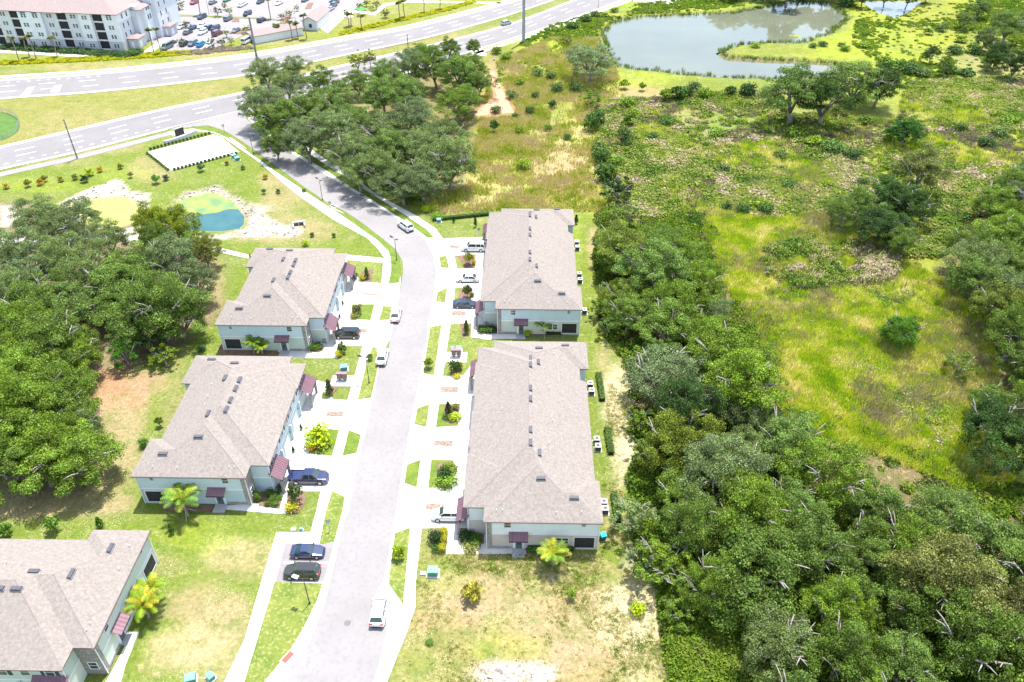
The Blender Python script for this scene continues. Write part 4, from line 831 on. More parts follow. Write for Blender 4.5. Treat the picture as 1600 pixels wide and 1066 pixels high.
street_lamp(504, 313, 5.1, [(-.9, 1.0), (.5, -.3)], 'black street lamp on the upper street by the drain inlets')
street_lamp(396, 241, 5.0, [(1.0, .4)], 'black street lamp near the highway junction with tree shadow round it')
def pole(name, px, py, h, r, mat_, label, extra=None, cat='utility pole'):
    e = empty(name, (*G(px, py), -.1), 0, label, cat); m = MB(); m.tube([(0, 0, 0), (0, 0, h)], [r, r * .6], 10); m.ob('pole', mat_, e)
    if extra: extra(e, h)
    return e
def hwlamp(e, h):
    for s in (-1, 1):
        a = MB(); a.tube([(0, 0, h - .1), (s * 1.3, 0, h + .3)], .05, 6); a.box(s * 1.3 - .35, s * 1.3 + .35, -.18, .18, h + .22, h + .38); a.ob('lamp_arm', GALV, e)
def cross(e, h):
    for k in range(3): a = MB(); a.box(-.25, .25, -.06, .06, h - .4 - k * .9, h - .25 - k * .9); a.disc(.2, 0, h - .25 - k * .9, h - .0 - k * .9, .07, 6); a.ob('insulator', GALV, e)
pole('utility_pole', 121, 248, 10.8, .22, CONP, 'grey utility pole with small insulators beside the near highway at the left', cross)
pole('utility_pole', 409.5, 133, 20.8, .42, CONP, 'tall thick concrete pole rising from the left edge of the grove', lambda e, h: (MB().box(-.35, .35, -.3, .3, h - .2, h + .2).ob('pole_cap', WHT, e)))
pole('utility_pole', 640, 104, 10.6, .18, WOODP, 'thin dark pole standing on the highway median behind the grove')
pole('transmission_pole', 818, 66, 32, .65, GALV, 'tall galvanised steel transmission pole beside the highway', lambda e, h: [MB().box(-.25, .3, -.8, -.55, 5, 5.8).ob('junction_box', GALV, e)])
pole('utility_pole', 935, 12, 7, .12, GALV, 'small grey pole on the highway verge left of the big pond')
for px, py, h, lb in [(271, 49, 7, 'thin lamp pole at the near end of the car park aisle'), (327, 23, 9, 'thin lamp pole in the green divider of the car park'), (466, 60, 7.5, 'thin lamp pole behind the long low garage'), (471, 5, 6, 'thin lamp pole beyond the palm bed near the top edge')]:
    pole('car_park_lamp', px, py, h, .1, GALV, lb, hwlamp if h > 8 else (lambda e, h: MB().box(-.3, .3, -.15, .15, h - .05, h + .08).ob('lamp_head', GALV, e)), 'lamp post')
TEALM = nmat('utility_green', (.06,.22,.17), (.08,.26,.20), 2, rough=.5); TEALL = nmat('utility_green_lid', (.12,.30,.27), (.15,.33,.30), 2, rough=.5)
def ubox(px, py, rz, label, s=1.0):
    e = empty('utility_box', (*G(px, py), .03), rz, label, 'utility box', 'green utility cabinets on the lawns', scale=(s, s, s))
    m = MB(); m.box(-.85, .85, -.75, .75, 0, .1); m.ob('pad', KERB, e); m = MB(); m.box(-.65, .65, -.5, .5, .1, .95); m.box(-.6, -.02, -.53, -.5, .18, .85); m.box(.02, .6, -.53, -.5, .18, .85); m.ob('cabinet', TEALM, e)
    m = MB(); m.add([(-.7, -.58, .95), (.7, -.58, .95), (.7, .55, .95), (-.7, .55, .95), (-.66, -.5, 1.03), (.66, -.5, 1.03), (.66, .5, 1.1), (-.66, .5, 1.1)], [(0, 3, 2, 1), (4, 5, 6, 7), (0, 1, 5, 4), (1, 2, 6, 5), (2, 3, 7, 6), (3, 0, 4, 7)]); m.ob('lid', TEALL, e)
for a in [(677,897,.0,'green utility cabinet on the bare lawn right of the sidewalk below the nearest right townhouse',1.0),(538,578,.2,'green utility cabinet above the mail kiosk between the left townhouse blocks',.9),(717,548,0,'green utility cabinet above the mail kiosk between the right townhouse blocks',.75),(707,546,0,'small green utility cabinet left of its larger twin by the right mail kiosk',.5),
          (686,347,0,'green utility cabinet on the lawn above the farther right townhouses',.75),(366,247,.6,'green utility cabinet at the corner of the white hedged slab, left of two',.9),(371,251,.6,'green utility cabinet at the corner of the white hedged slab, right of two',.9),(299,1064,.3,'green utility cabinet at the bottom edge left of the sidewalk, left of two',.9),(330,1060,-.7,'green utility cabinet at the bottom edge left of the sidewalk, right of two',.7),(471,828,0,'flat pale green utility box on the lawn by the sidewalk corner',.35)]:
    ubox(*a[:3], a[3], a[4])
for px, py, lb in [(661,897,'small white meter box beside the green cabinet on the bare lawn'),(459,828,'small white cap on the lawn left of the flat green box')]:
    x, y = G(px, py); MB().box(-.3, .3, -.22, .22, 0, .22).box(-.33, .33, -.25, .25, .22, .27).ob('meter_box', WHT, label=lb, cat='meter box').location = (x, y, 0)
def kiosk(px, py, label):
    e = empty('mail_kiosk', (*G(px, py), .06), 0, label, 'mail kiosk'); m = MB(); m.box(-1.9, 1.9, -1.4, 1.4, -.1, .06); m.ob('pad', CONC, e)
    for k in range(2):
        c = MB(); x0 = -.85 + k * .9; c.box(x0, x0 + .8, -.1, .45, .45, 1.6); c.box(x0 + .3, x0 + .5, .05, .3, .06, .45); cb = c.ob('mailbox_cluster', nmat('kiosk_bronze', (.13,.10,.09), rough=.5), e)
        d = MB()
        for i in range(3):
            for j in range(4): d.box(x0 + .05 + i * .25, x0 + .27 + i * .25, -.12, -.1, .52 + j * .26, .74 + j * .26)
        d.ob('mailbox_door', nmat('kiosk_door', (.24,.2,.18), rough=.5), cb)
    r = MB(); r.box(-.95, .95, -.15, .5, 1.6, 1.68); r.ob('top_cover', nmat('kiosk_top', (.25,.15,.16), rough=.6), e)
kiosk(535, 596, 'mail kiosk with a brownish top on a pale pad between the left townhouse blocks'); kiosk(713, 559, 'mail kiosk with a brownish top on a pale pad between the right townhouse blocks')
# blue bin
e = empty('trash_bin', (*G(942, 843), 0), .3, 'bright turquoise wheeled bin at the back corner of the nearest right townhouse', 'trash bin')
bm_ = nmat('turquoise_plastic', (.01,.36,.50), (.01,.40,.54), 2, rough=.4); m = MB(); m.add([(-.28, -.3, .08), (.28, -.3, .08), (.28, .3, .08), (-.28, .3, .08), (-.36, -.38, 1.0), (.36, -.38, 1.0), (.36, .4, 1.0), (-.36, .4, 1.0)], [(0, 3, 2, 1), (0, 1, 5, 4), (1, 2, 6, 5), (2, 3, 7, 6), (3, 0, 4, 7)]); m.ob('bin_body', nmat('bin_blue', (.01,.12,.26), rough=.4), e)
m = MB(); m.box(-.4, .4, -.44, .44, 1.0, 1.1); m.box(-.34, .34, -.38, .38, 1.1, 1.14); m.ob('lid', bm_, e)
for s in (-1, 1): w = MB(); w.add(*[(lambda c: ([(v[2] * 0 + v[1], v[0], v[2]) for v in c[0]], c[1]))(cyl(.13, .06, 10))][0]); w.ob('wheel', TYRE, e).location = (s * .3, .36, .13)
# air conditioners behind the right blocks
ACW = nmat('ac_white', (.66,.67,.67), (.6,.61,.61), 2, rough=.5); ACG = nmat('ac_grille', (.08,.085,.09), rough=.6)
def ac(px, py, label, world=None):
    x, y = world or G(px, py); e = empty('air_conditioner', (x, y, 0), 0, label, 'air conditioner', 'air conditioners behind the townhouses')
    m = MB(); m.box(-.6, .6, -.6, .6, 0, .08); m.ob('pad', KERB, e); m = MB(); m.box(-.42, .42, -.42, .42, .1, .95); m.ob('coil_case', ACG, e); m = MB(); m.box(-.46, .46, -.46, .46, .95, 1.03)
    for a in range(4): m.box([-.46, .42, -.46, .42][a], [-.42, .46, -.42, .46][a], [-.46, -.46, .42, .42][a], [-.42, -.42, .46, .46][a], .08, .95)
    t = m.ob('top_cover', ACW, e); f = MB(); f.disc(0, 0, 1.03, 1.05, .3, 14); f.ob('fan_grille', ACG, t)
ACS = [(922,603,'upper air conditioner of the first pair beside the nearest right townhouse back wall'),(924,614,'lower air conditioner of the first pair beside the nearest right townhouse back wall'),(932,690,'upper air conditioner of the middle pair behind the nearest right townhouse'),(934,701,'lower air conditioner of the middle pair behind the nearest right townhouse'),(943,788,'upper air conditioner of the pair at the near back corner of the nearest right townhouse'),(945,799,'lower air conditioner of the pair at the near back corner of the nearest right townhouse'),
       (901,381,'upper air conditioner of the top pair behind the farther right townhouse'),(902,389,'lower air conditioner of the top pair behind the farther right townhouse'),(905,431,'upper air conditioner of the middle pair behind the farther right townhouse'),(906,440,'lower air conditioner of the middle pair behind the farther right townhouse'),(913,488,'air conditioner at the near back corner of the farther right townhouse')]
for i, (px, py, lb) in enumerate(ACS):
    x, y = G(px, py + 2); ac(0, 0, lb, (max(x, 11.3), y))
# entrance monument
e = empty('monument_sign', (*G(284, 217), 0), hdg((270,222), (298,212)), 'curved white entrance wall carrying a blank dark sign panel by the highway', 'sign')
m = MB(); pts = [(-5 + k, -.6 + .05 * (k - 5) ** 2 * .5) for k in range(11)]
for i in range(10): m.add([(*pts[i], 0), (*pts[i+1], 0), (*pts[i+1], 1.0), (*pts[i], 1.0), (pts[i][0], pts[i][1] + .5, 0), (pts[i+1][0], pts[i+1][1] + .5, 0), (pts[i+1][0], pts[i+1][1] + .5, 1.0), (pts[i][0], pts[i][1] + .5, 1.0)], [(0, 1, 2, 3), (3, 2, 6, 7), (5, 4, 7, 6)])
m.ob('curved_wall', WHT, e); m = MB(); m.box(-1.3, 1.3, .1, .5, .2, 2.9); m.ob('sign_panel', nmat('dark_sign', (.035,.035,.04), rough=.5), e); m = MB(); m.box(-1.45, 1.45, .05, .55, 0, .2); m.box(-1.4, 1.4, .08, .52, 2.9, 3.0); m.ob('sign_plinth', STONE, e)
# small sign posts
for px, py, lb, c in [(351,208,'small sign on a post at the highway junction', BLKM),(517,330,'short dark sign post on the left kerb of the upper street', BLKM),(516,830,'grey round sign post on the left lawn strip above the parking bay', GALV),(748,372,'slim post by the lawn above the farther right townhouses', GALV)]:
    e = empty('sign_post', (*G(px, py), .05), .3, lb, 'sign post'); MB().tube([(0, 0, 0), (0, 0, 2.5)], .04, 6).ob('post', c, e); MB().box(-.32, .32, -.05, -.02, 1.8, 2.5).ob('sign_plate', GALV, e)
# concrete headwall in the digging
e = empty('headwall', (*G(467, 352), -.2), .3, 'pale concrete headwall with a dark pipe mouth on the sandy bank', 'headwall'); m = MB(); m.box(-1.4, 1.4, -.2, .2, -.3, 1.2); m.box(-1.4, -1.15, -1.6, -.2, -.3, .9); m.box(1.15, 1.4, -1.6, -.2, -.3, .9); m.ob('wall', CONC, e)
m = MB(); m.box(-1.0, -.1, -.24, -.2, .1, .9); m.box(.1, 1.0, -.24, -.2, .1, .9); m.ob('pipe_mouth', ACG, e)
# green playground box & retention basin fence (left edge)
e = empty('shade_canopy', (*G(566, 24), 0), .3, 'small green shade canopy on the grass beyond the highway', 'canopy'); GRNP = nmat('green_fabric', (.01,.28,.08), rough=.6)
m = MB(); hip(m, -1.6, 1.6, -1.6, 1.6, 2.4, .4); m.ob('roof', GRNP, e)
for a in (-1.4, 1.4):
    for b in (-1.4, 1.4): MB().tube([(a, b, 0), (a, b, 2.4)], .05, 5).ob('post', BLKM, e)
cpx = [(-24,186),(0,176),(18,180),(30,190),(28,205),(10,217),(0,219),(-24,222)]; cw = smooth_line(GL(cpx), 5)
slab('basin_grass', cw, 0, .02, nmat('basin_grass', (.055,.12,.02), (.08,.15,.03), .5, rough=.95, bump=.4), px=False, kind='structure')
e = empty('mesh_fence', (*cw[0], 0), 0, 'grey wire mesh fence curving round the green basin at the left edge', 'fence'); FM = nmat('wire_mesh', (.30,.33,.32), rough=.6)
o = Vector((*cw[0], 0)); m = MB(); n = 0
for a, b in zip(cw, cw[1:]):
    A = Vector((*a, 0)) - o; B = Vector((*b, 0)) - o
    for z in (.15, .5, .85, 1.2, 1.6): m.tube([A + Vector((0, 0, z)), B + Vector((0, 0, z))], .02, 4)
    k = max(2, int((B - A).length / .35))
    for i in range(k): p = A.lerp(B, i / k); m.tube([p, p + Vector((0, 0, 1.6))], .018, 3, cap=False)
m.ob('mesh_panel', FM, e)
for a in cw[::2]: A = Vector((*a, 0)) - o; MB().tube([A, A + Vector((0, 0, 1.8))], .05, 6).ob('post', GALV, e)
# field fence at the lower scrub edge
fp = GL([(1195,457),(1250,456),(1330,452),(1395,450),(1450,447)]); fr = resample(fp, 2.6); e = empty('field_fence', (*fr[0], 0), 0, 'old wire fence on leaning wooden posts across the wild field', 'fence'); o = Vector((*fr[0], 0))
for a in fr: A = Vector((*a, 0)) - o; MB().tube([A, A + Vector((random.uniform(-.15, .15), random.uniform(-.1, .1), 1.35))], .08, 5).ob('post', WOODP, e)
m = MB()
for a, b in zip(fr, fr[1:]):
    for z in (.5, .9, 1.2): m.tube([Vector((*a, z)) - o, Vector((*b, z)) - o], .012, 3, cap=False)
m.ob('wire', WOODP, e)
# ---------------------------------------------------------------- vegetation
def leaf_material(name, trans=.38, lo=.55, hi=1.45, warm=(.25,.19,.03)):
    m = bpy.data.materials.new(name); m.use_nodes = True; n = m.node_tree.nodes; l = m.node_tree.links; n.remove(n['Principled BSDF'])
    oi = n.new('ShaderNodeObjectInfo'); g = n.new('ShaderNodeNewGeometry')
    mr = n.new('ShaderNodeMapRange'); mr.inputs[3].default_value = lo; mr.inputs[4].default_value = hi; l.new(g.outputs['Random Per Island'], mr.inputs[0])
    t = n.new('ShaderNodeTexNoise'); t.inputs['Scale'].default_value = .38; t.inputs['Detail'].default_value = 4; l.new(g.outputs['Position'], t.inputs['Vector'])
    m2 = n.new('ShaderNodeMapRange'); m2.inputs[1].default_value = .3; m2.inputs[2].default_value = .7; m2.inputs[3].default_value = .6; m2.inputs[4].default_value = 1.35; l.new(t.outputs[0], m2.inputs[0])
    mu = n.new('ShaderNodeMath'); mu.operation = 'MULTIPLY'; l.new(mr.outputs[0], mu.inputs[0]); l.new(m2.outputs[0], mu.inputs[1])
    t2 = n.new('ShaderNodeTexNoise'); t2.inputs['Scale'].default_value = .8; l.new(g.outputs['Position'], t2.inputs['Vector'])
    m3 = n.new('ShaderNodeMapRange'); m3.inputs[1].default_value = .52; m3.inputs[2].default_value = .75; m3.inputs[4].default_value = .45; l.new(t2.outputs[0], m3.inputs[0])
    mx = n.new('ShaderNodeMix'); mx.data_type = 'RGBA'; l.new(m3.outputs[0], mx.inputs[0]); l.new(oi.outputs['Color'], mx.inputs[6]); mx.inputs[7].default_value = (*[w * .5 for w in warm], 1)
    vs = n.new('ShaderNodeVectorMath'); vs.operation = 'SCALE'; l.new(mx.outputs[2], vs.inputs[0]); l.new(mu.outputs[0], vs.inputs['Scale'])
    d = n.new('ShaderNodeBsdfDiffuse'); tr = n.new('ShaderNodeBsdfTranslucent'); gl = n.new('ShaderNodeBsdfGlossy'); gl.inputs['Roughness'].default_value = .5; gl.inputs['Color'].default_value = (.8,.85,.9,1)
    l.new(vs.outputs[0], d.inputs[0]); l.new(vs.outputs[0], tr.inputs[0])
    a = n.new('ShaderNodeMixShader'); a.inputs[0].default_value = trans; l.new(d.outputs[0], a.inputs[1]); l.new(tr.outputs[0], a.inputs[2])
    b = n.new('ShaderNodeMixShader'); b.inputs[0].default_value = .012; l.new(a.outputs[0], b.inputs[1]); l.new(gl.outputs[0], b.inputs[2]); l.new(b.outputs[0], n['Material Output'].inputs[0])
    return m
LEAF = leaf_material('oak_foliage'); SLEAF = leaf_material('shrub_foliage', .25, .6, 1.4); PLEAF = leaf_material('palm_frond_green', .2, .7, 1.3)
BARK = nmat('grey_oak_bark', (.20,.18,.165), (.30,.28,.26), 2, rough=.95, c3=(.40,.385,.37), s3=3, f3=.6)
DEADW = nmat('bleached_dead_wood', (.34,.31,.28), (.45,.42,.39), 2, rough=.9)
PBARK = nmat('palm_trunk', (.22,.18,.14), (.32,.27,.22), 4, rough=.95)
def quads(cs, ns, size, asp=.6):
    """leaf faces: centre, normal, size arrays -> verts, faces"""
    N = len(cs); r = rng.normal(size=(N, 3)); ns = ns / (np.linalg.norm(ns, axis=1, keepdims=True) + 1e-9)
    a = np.cross(ns, r); a /= np.linalg.norm(a, axis=1, keepdims=True) + 1e-9; b = np.cross(ns, a); s = size[:, None] * .5
    droop = ns * s * .35
    v = np.stack([cs - a * s - droop * .5, cs - b * s * asp + droop * .3, cs + a * s - droop, cs + b * s * asp + droop * .3], 1)
    return v.reshape(-1, 3)
def quad_mesh(name, v, mat_):
    me = bpy.data.meshes.new(name); n = len(v) // 4; me.vertices.add(len(v)); me.vertices.foreach_set('co', v.astype(np.float32).ravel())
    me.loops.add(len(v)); me.loops.foreach_set('vertex_index', np.arange(len(v), dtype=np.int32)); me.polygons.add(n)
    me.polygons.foreach_set('loop_start', np.arange(0, len(v), 4, dtype=np.int32)); me.polygons.foreach_set('loop_total', np.full(n, 4, np.int32)); me.update(calc_edges=True); me.materials.append(mat_); return me
def puff(c, r, n, size, flat=.75, up=.35, jit=.55):
    d = rng.normal(size=(n, 3)); d /= np.linalg.norm(d, axis=1, keepdims=True); d[:, 2] = np.where(d[:, 2] < -.25, -d[:, 2] * .5, d[:, 2])
    rad = r * (1 - rng.random(n) ** 1.6 * .55)
    cs = np.array(c) + d * rad[:, None] * np.array([1, 1, flat]); ns = d + rng.normal(size=(n, 3)) * jit + np.array([0, 0, up])
    return quads(cs, ns, size * (.6 + .8 * rng.random(n)))
def tree_meshes(i, R, H, nl, leaves, size, seed, spread=1.0, moss=False):
    """crown of leaf puffs on limbs, trunk with forking limbs"""
    rr = random.Random(seed); vs = []; tips = []; tb = MB()
    forks = rr.randint(4, 6); z0 = H * rr.uniform(.16, .26)
    lean = Vector((rr.uniform(-.6, .6), rr.uniform(-.6, .6), 0))
    tb.tube([(0, 0, -.2), (lean.x * .3, lean.y * .3, z0 * .6), (lean.x, lean.y, z0)], [R * .085, R * .065, R * .06], 8)
    for k in range(forks):
        a = 2 * math.pi * (k + rr.uniform(-.3, .3)) / forks; Lr = R * rr.uniform(.55, .85); base = Vector((lean.x, lean.y, z0))
        m1 = base + Vector((math.cos(a) * Lr * .45, math.sin(a) * Lr * .45, (H - z0) * .32)); m2 = base + Vector((math.cos(a + .2) * Lr, math.sin(a + .2) * Lr, (H - z0) * rr.uniform(.5, .72)))
        tb.tube([base, m1, m2], [R * .045, R * .032, R * .014], 6); tips.append((m1, m2))
        for q in range(3):
            s = m1.lerp(m2, rr.uniform(.0, .9)); b = a + rr.uniform(-1.2, 1.2); e_ = s + Vector((math.cos(b) * R * .35, math.sin(b) * R * .35, R * rr.uniform(.05, .35)))
            tb.tube([s, s.lerp(e_, .5) + Vector((0, 0, .15)), e_], [R * .02, R * .014, R * .006], 5); tips.append((s, e_))
    ph = [rr.uniform(0, 6.28) for _ in range(4)]
    for k in range(nl):
        u = (k + .5) / nl; sn = 1 - u * 1.42; el = math.asin(max(-1, sn)); az = k * 2.39996 + rr.uniform(-.5, .5)
        Ra = R * (1 + .20 * math.sin(2 * az + ph[0]) + .14 * math.sin(3 * az + ph[1]) + .10 * math.sin(5 * az + ph[2]))
        rad = rr.uniform(.70, 1.06) if rr.random() < .82 else rr.uniform(.25, .6)
        if rr.random() < .10: continue
        c = (lean.x + math.cos(az) * math.cos(el) * Ra * rad * .9, lean.y + math.sin(az) * math.cos(el) * Ra * rad * .9, H * .50 + sn * H * .40 * rad + .05 * H * math.sin(4 * az + ph[3]) + rr.uniform(-.6, .5))
        pr = R * rr.uniform(.10, .26)
        vs.append(puff(c, pr, int(leaves * (pr / (R * .2)) ** 2), size, rr.uniform(.55, .9), .35, .6))
    crown = quad_mesh('crown_%d' % i, np.concatenate(vs), LEAF)
    dm = MB()
    for k in range(5 if moss else 2):   # bare pale limbs breaking through the crown
        a = rr.uniform(0, 6.28); el = rr.uniform(.5, 1.1); p = Vector((lean.x + math.cos(a) * R * .6 * math.cos(el), lean.y + math.sin(a) * R * .6 * math.cos(el), H * .47 + math.sin(el) * H * .2))
        for q in range(3):
            b = a + rr.uniform(-1, 1); e_ = p + Vector((math.cos(b) * R * .35, math.sin(b) * R * .35, R * rr.uniform(.05, .22))); mid = p.lerp(e_, .5) + Vector((rr.uniform(-.2, .2), rr.uniform(-.2, .2), .25))
            dm.tube([p, mid, e_], [.055, .038, .015], 4); e2 = mid + Vector((rr.uniform(-.8, .8), rr.uniform(-.8, .8), .6)); dm.tube([mid, e2], [.03, .012], 4)
    return crown, tb.me('trunk_%d' % i, BARK, True), dm.me('dead_branch_%d' % i, DEADW)
TREES = [tree_meshes(i, *a) for i, a in enumerate([(5.5, 10.0, 120, 250, .235, 1), (5.5, 11.0, 130, 240, .235, 2), (5.5, 9.2, 115, 250, .23, 3), (5.5, 10.4, 115, 215, .225, 4, 1, True), (5.5, 10.8, 110, 215, .23, 5, 1, True), (5.5, 9.6, 125, 240, .23, 6), (5.5, 11.2, 130, 245, .235, 7), (5.5, 10.2, 95, 260, .24, 8)])]
SMALLT = [tree_meshes(10 + i, *a) for i, a in enumerate([(2.6, 5.6, 40, 110, .23, 21), (2.4, 6.2, 38, 110, .22, 22), (2.5, 5.2, 42, 110, .22, 23)])]
def tree(cx, cy, R, color, label, group=None, kind=None, small=False, H=None, cat='tree', moss=False):
    R *= 1.05 if small else 1.08
    """cx,cy: where the middle of the crown is seen; placed on the ground beneath it"""
    H0 = 5.8 if small else 9.6; R0 = 2.6 if small else 5.5; s = R / R0; h = (H or H0 * s ** .75 * (1 if small else random.uniform(.86, 1.22))) / H0
    x, y = G(cx, cy, H0 * h * .62)
    src = SMALLT if small else TREES; k = rng.integers(len(src)) if not moss else 3 + rng.integers(2)
    cr, tk, dd = src[int(k)]
    e = empty('young_tree' if small else 'live_oak', (x, y, 0), random.uniform(0, 6.28), label, cat, group, scale=(s, s, h)); v = random.uniform(.85, 1.15)
    o = link('crown', cr, e); o.color = (color[0] * v, color[1] * v, color[2] * v * random.uniform(.8, 1.2), 1)
    t = link('trunk', tk, e)
    if not small and random.random() < (.28 if moss else .06): link('dead_branch', dd, e)
    PLACED.append((x, y, R)); return e
PLACED = []
OAK = (.150,.240,.045); GREYO = (.172,.24,.085); BRIGHT = (.175,.278,.03); YG = (.23,.30,.02); DK = (.06,.125,.025); OLIVE = (.20,.23,.045)
# left wood
LW = [(60,338,6,GREYO),(132,335,6,GREYO),(182,372,5.5,GREYO),(22,395,6,GREYO),(100,402,6.5,GREYO),(150,430,6,GREYO),(210,420,6,OAK),(285,405,6.5,GREYO),(325,440,4.8,GREYO),(255,470,7,OAK),(190,485,5.5,OAK),(55,465,7,OAK),(120,480,6,OAK),(15,520,7,BRIGHT),(85,530,7,OAK),(125,555,5,BRIGHT),(40,590,7,BRIGHT),(100,610,6.5,BRIGHT),(20,650,6.5,BRIGHT),(80,668,6,OAK),(130,660,4.5,GREYO),(130,710,5.5,BRIGHT),(60,715,6.5,BRIGHT),(10,725,5,OAK),(300,495,4.5,OAK),(265,380,4.2,OAK),(320,375,4,OAK),(195,445,6,OAK),(40,430,6,GREYO),(0,460,6,GREYO),(95,360,5,GREYO),(230,505,5,OAK),(50,550,6,BRIGHT),(0,590,6,OAK),(60,630,6,OAK),(100,690,5.5,BRIGHT),(30,690,6,BRIGHT)]
for i, (x, y, r, c) in enumerate(LW): tree(x - (12 if x > 100 else 0) - (10 if x > 260 else 0), y, r * (.82 if i % 3 else .95), c, 'live oak of the left edge wood', 'oaks of the left wood', moss=c is GREYO)
tree(232,348,4.8,YG,'yellow green tree standing between the algae pond and the teal pond'); tree(274,345,4.6,YG,'yellow green tree overhanging the left shore of the teal pond'); tree(318,392,3.0,OLIVE,'small olive tree where the rear path curves out of the left wood')
tree(192,546,2.8,(.07,.28,.01),'round vivid green tree at the clearing edge of the left wood', small=True, H=6); tree(255,552,2.4,(.18,.27,.015),'small yellow green tree alone at the clearing behind the left townhouses', small=True, H=5)
tree(228,528,3.0,DK,'dark tree behind the two bright trees at the clearing', small=True, H=7)
# highway grove
GV = [(415,112,5.5,GREYO),(448,130,5.5,GREYO),(405,160,5.5,GREYO),(440,180,6,OAK),(480,165,6,OAK),(520,150,5.5,OAK),(478,215,6,GREYO),(515,205,6.5,GREYO),(545,238,6,GREYO),(560,190,6,OAK),(598,150,6,OAK),(600,205,6.5,GREYO),(588,262,5.5,GREYO),(640,140,6,OAK),(645,185,6,GREYO),(640,235,6.5,GREYO),(628,285,5,GREYO),(675,265,6,GREYO),(702,250,6,GREYO),(690,208,6,GREYO),(680,100,6,OAK),(700,72,3.6,OAK),(718,115,6,OAK),(712,160,6,BRIGHT),(728,152,4,OAK),(430,225,3.5,OAK),(660,285,5,GREYO),(742,70,2.6,OAK),(560,128,5,OAK),(600,118,5,OAK),(640,102,5.5,GREYO),(664,84,5,OAK),(735,102,5.5,OAK),(748,128,4.5,OAK),(500,128,5,OAK),(530,178,5.5,OAK),(460,105,4,GREYO),(425,190,5,OAK),(560,270,4,GREYO),(670,225,6,GREYO),(610,240,5.5,OAK)]
for i, (x, y, r, c) in enumerate(GV): tree(x, y, r, c, 'live oak of the highway grove', 'oaks of the highway grove', moss=c is GREYO)
tree(556,92,3,YG,'light yellow green tree poking out over the highway beside the red car', small=True, H=8); tree(577,88,2,YG,'second smaller yellow green treetop by the red car', small=True, H=7)
tree(925,95,8.2,GREYO,'large solitary grey green oak left of the big pond', moss=True, H=11)
tree(885,60,2.2,LIME and (.14,.2,.02),'lime green small tree behind the solitary pond oak', small=True, H=4); tree(925,150,3.2,(.12,.25,.015),'bright green bushy tree just below the solitary pond oak', small=True, H=6)
tree(1246,140,8.6,OAK,'left one of the dark oaks standing in front of the pond spit', 'oak clump below the pond'); tree(1292,150,7.5,DK,'middle one of the dark oaks standing in front of the pond spit','oak clump below the pond'); tree(1338,128,8.6,OAK,'right one of the dark oaks standing in front of the pond spit','oak clump below the pond'); tree(1376,130,6,DK,'small dark oak closing the right side of the pond clump','oak clump below the pond')
tree(1415,205,4.2,(.04,.14,.02),'round deep green tree on the grey scrub right of the pond clump', H=7); tree(1436,262,6,(.2,.24,.07),'pale olive oak in front of the round deep green tree')
for a in [(1395,300,5.5,DK),(1345,318,4.5,OAK),(1375,352,5,DK),(1318,335,3.6,OAK),(1430,318,4.5,DK),(1410,375,3.5,OAK)]: tree(*a, 'oak of the dark mid field thicket', 'oaks of the field thicket')
tree(1410,516,3.6,(.09,.22,.015),'single bright green bushy tree alone in the right field', H=5.5); tree(1500,565,3,(.14,.22,.03),'loose green bushy tree at the right field edge below the watermark area'.replace(' below the watermark area',''), small=True, H=5)
for a in [(1578,38,7,OAK),(1560,85,4,DK),(1590,100,4,DK),(1510,30,3.5,OAK),(1530,12,4,OAK),(1480,100,2.8,BRIGHT),(1457,82,2.2,DK),(1540,60,3.5,GREYO),(1550,95,3,BRIGHT)]: tree(*a, 'tree of the upper right scrub wood', 'trees of the upper right wood')
# poisson filled woods
def fill(poly_px, step, rmin, rmax, cols, label, group, z=6.0, seed=3, skip=()):
    rr = random.Random(seed); pw = [G(a, b, z) for a, b in poly_px]; x0 = min(p[0] for p in pw); x1 = max(p[0] for p in pw); y0 = min(p[1] for p in pw); y1 = max(p[1] for p in pw); got = []
    for _ in range(6000):
        x, y = rr.uniform(x0, x1), rr.uniform(y0, y1)
        if sdf(np.array([x]), np.array([y]), pw)[0] > 0: continue
        q = PX(x, y, z)
        if q[0] < -60 or q[0] > 1690 or q[1] > 1170: continue
        if any(math.hypot((q[0] - a) / c, (q[1] - b) / d) < 1 for a, b, c, d in skip): continue
        if all(math.hypot(x - a, y - b) > step for a, b in got): got.append((x, y))
    for x, y in got:
        q = PX(x, y, z); nn = float(fbm(np.array([x]), np.array([y]), .06, 77)[0]); c = cols[min(len(cols) - 1, max(0, int((nn - .3) / .4 * len(cols))))]
        c = rr.choice([(.19,.25,.035), DK, GREYO, (.12,.20,.035), (.17,.19,.05)]) if rr.random() < .3 else c
        tree(q[0], q[1], rr.uniform(rmin, rmax), c, label, group, moss=c is GREYO)
W1 = [(960,372),(1000,360),(1060,362),(1100,392),(1118,450),(1140,510),(1178,570),(1198,655),(1265,715),(1360,755),(1460,800),(1560,822),(1680,812),(1720,1180),(1215,1180),(1185,1010),(1110,935),(1062,850),(1050,760),(1038,700),(1020,600),(1000,520),(970,470),(958,420)]
fill(W1, 6.0, 3.2, 6.3, [BRIGHT, OAK, BRIGHT, OAK, GREYO], 'oak in the dense lower right wood', 'oaks of the lower right wood', seed=5, skip=[(1095,600,38,36),(1105,1075,95,120),(1195,1130,60,50)])
W2 = [(1555,320),(1620,262),(1700,250),(1700,680),(1630,665),(1600,590),(1585,500),(1520,450),(1490,415),(1530,375)]
fill(W2, 5.6, 3.2, 5.4, [OAK, GREYO, OAK, BRIGHT], 'oak of the right edge wood', 'oaks of the right edge wood', seed=9)
for a in [(1560,655,4.5,DK),(1590,700,5,DK),(1550,628,3,OAK)]: tree(*a, 'oak of the right edge wood', 'oaks of the right edge wood')
